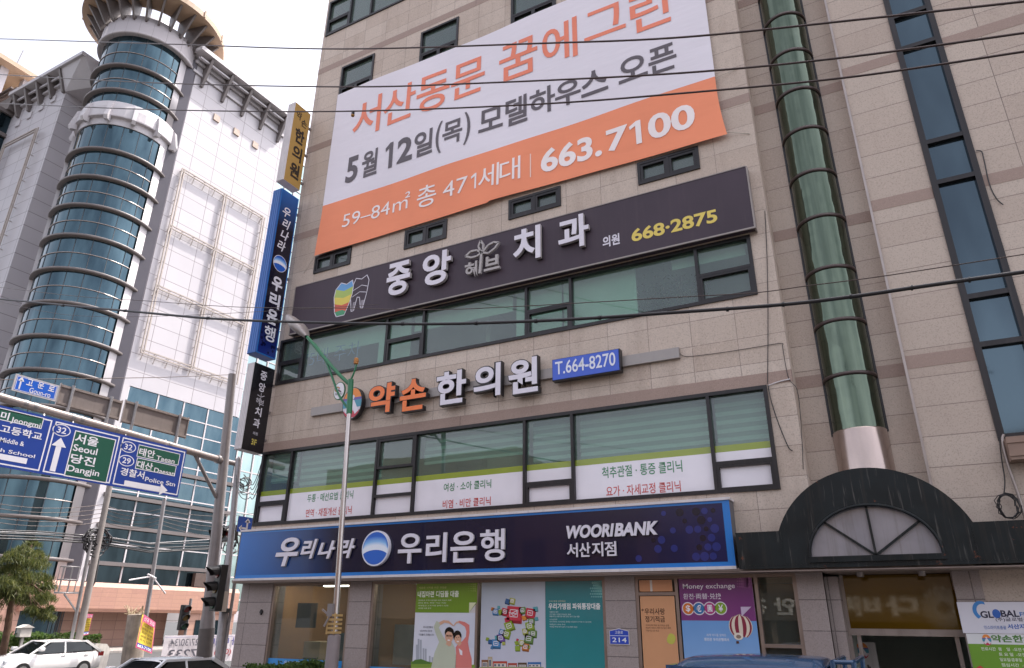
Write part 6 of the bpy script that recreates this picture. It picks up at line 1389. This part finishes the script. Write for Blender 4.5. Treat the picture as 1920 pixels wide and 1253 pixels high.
for s in (-1, 1):
    y = YTk + s * (tw_ - .05); m.box(xl_ - .0, xr_, y - .03, y + .03, HT - .2, HT - .11)
    m.bar((xl_ - .55, YTk + s * tw_ * .97, 1.1), (xl_ - .03, y, HT - .14), .09); m.bar((xr_ - .05, YTk + s * tw_ * .97, 1.1), (xr_ - .05, y, HT - .14), .1); xm2 = xl_ + (xr_ - xl_) * .5; m.bar((xm2, YTk + s * tw_ * .97, 1.1), (xm2, y, HT - .14), .12)
m.bar((xl_ - .05, YTk - tw_ + .05, HT - .14), (xl_ - .05, YTk + tw_ - .05, HT - .14), .08); m.build('roof', TP, trk)
m = MB()
for s in (-1, 1):
    y = YTk + s * (tw_ + .0); m.tube([(xl_ - .02, y, HT - .155), (xr_, y, HT - .155)], .014, 6)
m.build('drip_rail', TP, trk)
for s in (-1, 1):
    for a, b, d in ((xl_ - .38, xm2 - .06, .36), (xm2 + .06, xr_ - .1, 0)):
        w = MB(); w.prism([(a, YTk + s * tw_ * .965, 1.16), (b, YTk + s * tw_ * .965, 1.16), (b, YTk + s * (tw_ - .045), HT - .22), (a + d, YTk + s * (tw_ - .045), HT - .22)], (0, s * .01, 0)); w.build('side_window', WIN, trk)
w = MB(); w.add([(xl_ - .56, YTk - tw_ * .9, 1.14), (xl_ - .56, YTk + tw_ * .9, 1.14), (xl_ - .08, YTk + tw_ * .86, HT - .2), (xl_ - .08, YTk - tw_ * .86, HT - .2)], [(0, 3, 2, 1)]); w.build('windscreen', WIN, trk)
m = MB(); m.box(xr_ + .06, xr_ + 2.1, YTk - tw_, YTk + tw_, .75, 1.15); m.build('bed', TP, trk, bevel=.02)
m = MB()
for s in (-1, 1):
    for x in (xr_ + .1, xr_ + .3): m.tube([(x, YTk + s * .7, 1.1), (x, YTk + s * .7, HT - .02)], .028, 8)
for z in (1.4, 1.62, 1.84, HT - .02): m.tube([(xr_ + .1, YTk - .72, z), (xr_ + .1, YTk + .72, z)], .022, 8); m.tube([(xr_ + .1, YTk - .7, z), (xr_ + .3, YTk - .7, z)], .022, 8)
m.tube([(xr_ + .3, YTk - .7, HT - .02), (xr_ + .3, YTk + .7, HT - .02)], .028, 8); m.build('head_rack', TP, trk)
for x in (xl_ + .1, xr_ + 1.4):
    for s in (-1, 1): w = MB(); w.tube([(x, YTk + s * (tw_ - .2), .31), (x, YTk + s * (tw_ + .01), .31)], .31, 22); wo = w.build('wheel', RUBBER, trk); w = MB(); w.tube([(x, YTk + s * (tw_ - .1), .31), (x, YTk + s * (tw_ + .02), .31)], .18, 16); w.build('rim', CHR, wo)
m = MB(); m.box(xl_ - .6, xl_ - .5, YTk - tw_ - .2, YTk - tw_ - .04, 1.3, 1.55); m.build('mirror', BLACK, trk, bevel=.02)

m = MB(); c = PY(491, 1148, Y0 - .02); m.prism([(c.x - .035, Y0 - .016, c.z), (c.x, Y0 - .016, c.z + .06), (c.x + .04, Y0 - .016, c.z + .01), (c.x + .01, Y0 - .016, c.z - .06)], (0, -.05, 0))
tag(m.build('wall_bracket', BLACK), 'small broken black bracket stub on the left stone pier of the bank', 'bracket')
m = MB(); m.tube([PXp(462, 1200, -24), PXp(476, 1088, -24)], .05, 8); tag(m.build('thin_post', GALV), 'slim steel post rising beside the bank corner behind the street banner', 'pole')

# ================================================================== plants
def leafmat(name, c1, c2, c3):
    m, n, l, b = newmat(name); f = noise(n, l, coords(n, l), 2.5, 3)
    g_ = n.new('ShaderNodeNewGeometry'); rp = n.new('ShaderNodeValToRGB'); l.new(g_.outputs['Random Per Island'], rp.inputs[0])
    rp.color_ramp.elements[0].color = (*c1, 1); rp.color_ramp.elements[1].color = (*c3, 1); e = rp.color_ramp.elements.new(.5); e.color = (*c2, 1)
    l.new(mixc(n, l, rp.outputs[0], c2, ramp(n, l, f, .4, .7, (0, 0, 0), (.5, .5, .5))), b.inputs['Base Color']); b.inputs['Roughness'].default_value = .6
    tl = n.new('ShaderNodeBsdfTranslucent'); l.new(rp.outputs[0], tl.inputs[0]); ms = n.new('ShaderNodeMixShader'); ms.inputs[0].default_value = .45
    l.new(b.outputs[0], ms.inputs[1]); l.new(tl.outputs[0], ms.inputs[2]); l.new(ms.outputs[0], n['Material Output'].inputs[0]); return m
PINE = leafmat('pine_needles', (.035, .05, .014), (.08, .098, .022), (.17, .165, .045)); HEDGE = leafmat('hedge_leaves', (.03, .06, .012), (.06, .11, .02), (.12, .18, .035))
BARK = paint('bark', rgb('#5b4435'), .9, 0, .3, 4, bump=.5)
rt_ = random.Random(21)
def leaf_quad(m, c, s, up=None, asp=.35):
    a = Vector((rt_.gauss(0, 1), rt_.gauss(0, 1), rt_.gauss(0, 1) + (up or 0))).normalized(); b = a.cross(Vector((rt_.gauss(0, 1), rt_.gauss(0, 1), rt_.gauss(0, 1)))).normalized()
    m.add([c - a * s, c + b * s * asp, c + a * s, c - b * s * asp], [(0, 1, 2, 3)])
# pine left of the road
XPn = -37; pb_ = PXp(10, 1215, XPn); pb_.z = 0
pine = thing('pine_tree', 'garden pine with flat drooping tufts growing at the lower left edge', 'tree', pb_)
tp_ = [pb_, PXp(14, 1180, XPn), PXp(24, 1110, XPn), PXp(40, 1060, XPn), PXp(60, 1022, XPn)]
m = MB(); m.tube(tp_, [.17, .15, .12, .08, .03], 10)
tufts = []
for x, y, r in ((62, 1015, .5), (45, 1028, .75), (70, 1035, .6), (28, 1040, .8), (58, 1052, .9), (80, 1052, .5), (20, 1062, .9), (48, 1075, 1.0), (78, 1078, .75), (8, 1085, .9), (35, 1095, 1.0), (66, 1100, .9), (90, 1095, .5), (88, 1115, .6), (70, 1122, .7), (40, 1118, .8), (4, 1110, .8), (-15, 1095, 1.0), (-25, 1120, 1.0), (75, 1145, .55), (88, 1152, .5), (60, 1140, .4), (-30, 1070, .9), (95, 1140, .3), (-20, 1150, .7)):
    d = rt_.uniform(-1.0, 1.2); c = PXp(x, y, XPn + d); tufts.append((c, r))
    t0 = tp_[2].lerp(tp_[3], rt_.random()); m.tube([t0, t0.lerp(c, .5) + EZ * .15, c], [.06, .04, .015], 5)
m.build('trunk', BARK, pine); m = MB()
for c, r in tufts:
    for i in range(int(1000 * r)):
        d = Vector((rt_.gauss(0, .34), rt_.gauss(0, .33), rt_.gauss(0, .09))) * r; leaf_quad(m, c + d - EZ * .45 * d.length, rt_.uniform(.11, .22), 1.8, .09)
m.build('crown', PINE, pine)
def hedge(name, label, x0, x1, y0, y1, h, n, leaf=.07, mat=HEDGE, cat='hedge', z0=0.0, lump=.18):
    m = MB()
    for i in range(n):
        x, y = rt_.uniform(x0, x1), rt_.uniform(y0, y1); top_ = h * (1 - lump + lump * sin(x * 2.3 + y * 1.7) * cos(y * 1.1))
        f = rt_.random(); z = z0 + (top_ - z0) * (1 - (1 - f) ** 2.2 * .0 - rt_.random() ** 3 * .9) + rt_.gauss(0, .03)
        if rt_.random() < .5: x = x1 - abs(rt_.gauss(0, .12)) if rt_.random() < .5 else x; y = y0 + abs(rt_.gauss(0, .1)) if rt_.random() < .5 else y
        leaf_quad(m, Vector((x, y, z)), rt_.uniform(.5, 1.1) * leaf, .4, .5)
    t = thing(name, label, cat, ((x0 + x1) / 2, (y0 + y1) / 2, z0)); m.build('leaves', mat, t)
    s = MB()
    for i in range(12): x, y = rt_.uniform(x0 + .1, x1 - .1), rt_.uniform(y0 + .1, y1 - .1); s.tube([(x, y, z0), (x + .05, y, h * .8)], [.025, .01], 5)
    s.build('stem', BARK, t); return t
hz_ = PXp(90, 1190, -42).z
hedge('hedge', 'clipped green hedge behind the white hatchback', -44, -41.6, 19.5, PXp(182, 1205, -42).y, hz_ + .1, 12000, .11, lump=.12)
xa, xb = PY(480, 1250, 12.2).x, PY(612, 1250, 12.2).x
hedge('hedge', 'low dark green hedge under the bank window beside the lamp', xa, xb, 11.8, 12.5, PY(555, 1240, 11.9).z, 5200, .045, z0=.14, lump=.06)
pt_ = PY(1478, 1219, 11.9)
t = hedge('potted_plant', 'small leafy plant showing above the truck roof', pt_.x - .17, pt_.x + .17, 11.75, 12.1, pt_.z + .06, 500, .06, z0=1.2, cat='plant', lump=.3)
m = MB(); m.lathe((pt_.x, 11.92, .14), [(0, 0), (.16, 0), (.22, 1.05), (.2, 1.08), (.0, 1.05)], 18); m.build('pot', paint('pot_brown', rgb('#7d5a45'), .6), t)
c = PXp(190, 1224, -34.5); m = MB(); m.prism([(c.x, c.y - .42, 0), (c.x, c.y + .4, 0), (c.x, c.y + .42, c.z + .15), (c.x, c.y + .2, c.z + .38), (c.x, c.y - .38, c.z + .42)], (-.3, 0, 0))
tag(m.build('stone_block', paint('block_white', rgb('#bdb6ad'), .8, 0, .15, 3, streak=.3)), 'pale upright stone block behind the white car', 'stone')
c = PXp(46, 1181, -41.5); m = MB(); m.box(c.x - .2, c.x + .2, c.y - .28, c.y + .28, c.z - .35, c.z + .1); m.prism([(c.x - .28, c.y - .36, c.z + .1), (c.x - .28, c.y + .36, c.z + .1), (c.x - .28, c.y, c.z + .26)], (.56, 0, 0)); m.box(c.x - .06, c.x + .06, c.y - .06, c.y + .06, 0, c.z - .3)
tag(m.build('garden_lamp', paint('lamp_stone', rgb('#b5aea6'), .7)), 'small pale box shaped garden lamp standing above the hedge', 'lamp')
c = PXp(455, 1245, -22.5); t = thing('hand_cart', 'red wheeled cart parked below the street banner', 'cart', (c.x, c.y, 0))
m = MB(); m.box(c.x - .3, c.x + .3, c.y - .15, c.y + .75, .35, c.z + .12); m.build('body', paint('cart_red', rgb('#8f1f24'), .4), t, bevel=.06)
w = MB(); w.tube([(c.x + .26, c.y - .1, c.z - .14), (c.x + .36, c.y - .1, c.z - .14)], .24, 18); wo = w.build('wheel', RUBBER, t); w = MB(); w.tube([(c.x + .3, c.y - .1, c.z - .14), (c.x + .38, c.y - .1, c.z - .14)], .1, 12); w.build('hub', MATS['cart_red'], wo)
for yy in (.0, .6): w = MB(); w.tube([(c.x - .3, c.y + yy, .2), (c.x + .3, c.y + yy, .2)], .2, 14); w.build('wheel', RUBBER, t)

px_ = PY(1255, 560, Y0 + .75)
t = thing('indoor_tree', 'slender indoor tree standing behind the third storey glass', 'plant', (px_.x, Y0 + .75, 6.87)); m = MB()
m.tube([(px_.x + .25, Y0 + .75, 6.87), (px_.x + .2, Y0 + .75, 8.4), (px_.x + .28, Y0 + .75, 9.3)], [.035, .03, .012], 6)
for a in range(9): z = 8.2 + a * .12; m.tube([(px_.x + .22, Y0 + .75, z), (px_.x + .22 + rt_.uniform(-.8, .5), Y0 + .75 + rt_.uniform(-.2, .3), z + rt_.uniform(.1, .5))], [.012, .004], 4)
m.build('trunk', BARK, t); m = MB()
for i in range(420): leaf_quad(m, Vector((px_.x + .1 + rt_.gauss(-.1, .45), Y0 + .75 + rt_.gauss(0, .12), 8.9 + rt_.gauss(0, .32))), rt_.uniform(.03, .06), .3, .4)
m.build('crown', HEDGE, t)

# ================================================================== the far side of the street (seen only in reflections)
OP1 = tiles('plaster_brown', rgb('#7d6a58'), rgb('#776453'), rgb('#5f5143'), 3, 3.2, .02, rgb('#8d8272'), rough=.8, speckle=0, stain=.3)
OP2 = tiles('brick_red', rgb('#8d5d4c'), rgb('#7d5244'), rgb('#6a4437'), .24, .08, .01, rgb('#8f8478'), rough=.8, speckle=0, stain=.2)
def shop(label, x0, x1, h, mat, seed, y=-13.0):
    r_ = random.Random(seed); t = thing('shop_building', label, 'building', ((x0 + x1) / 2, y, 0)); m = MB(); m.box(x0, x1, y - 10, y, 0, h); m.build('wall', mat, t)
    n = int((x1 - x0) / 2.6)
    for f in range(int((h - 4.2) / 3)):
        m = MB()
        for i in range(n): x = x0 + (x1 - x0) * (i + .2) / n; m.box(x, x + 1.5, y - .02, y + .04, 5.2 + f * 3, 6.8 + f * 3)
        m.build('window', WIN, t)
    m = MB(); m.box(x0 + .3, x1 - .3, y - .02, y + .05, .3, 2.5); m.build('shop_front', WIN, t); return t
yv = 2 * YE + 13
s1 = shop('brown three storey shop building with optician sign', -6, 9, 11, OP1, 1); s2 = shop('red brick shop building next to the optician', -20, -6.4, 8.5, OP2, 2); s3 = shop('tall brown shop building beyond the brick one', -36, -20.4, 12.5, OP1, 3)
def rx(x, y): p_ = PY(x, y, yv); return p_.x, p_.z
xs0 = PY(1412, 1140, 2 * 12.9 + 13).x - .6; xs1 = rx(1795, 1140)[0] + .5; zs0, zs1 = rx(1690, 1162)[1], rx(1690, 1112)[1]
sg = thing('shop_sign', 'optician signboard across the street, brown with pale letters', 'sign', ((xs0 + xs1) / 2, -12.9, zs0)); m = MB(); m.box(xs0, xs1, -13.0, -12.8, zs0 - .1, zs1 + .1); m.build('panel', paint('sign_brown', rgb('#5a4f44'), .6), sg)
p = Print((0, -12.8, 0), -EX, EZ); CL = '#efe8d8'
for ch_, a, b in (('다', 1722, 1662), ('비', 1652, 1630), ('치', 1612, 1572)):
    xa, xb = rx(a, 1140)[0], rx(b, 1140)[0]; p.text(ch_, -xa, zs0 + .15, -xb if abs(xa - xb) > .9 else -xa + 1.1, zs1 - .15, CL, 2, .04)
y2 = 2 * 12.9 + 13
for ch_, a, b in (('안', 1500, 1462), ('경', 1448, 1416)): xa, xb = PY(a, 1140, y2).x, PY(b, 1140, y2).x; p.text(ch_, -xa, zs0 + .15, -xb, zs1 - .15, CL, 2, .04)
sx_, sz_ = rx(1770, 1140)
for i in range(18): a = 2 * pi * i / 18; p.line([(-sx_ + (.3 + .3 * k_) * cos(a + .35 * k_), sz_ + (.3 + .3 * k_) * sin(a + .35 * k_)) for k_ in (0, 1, 2)], .06, CL, 2)
p.build('print', PR_MATT, sg)
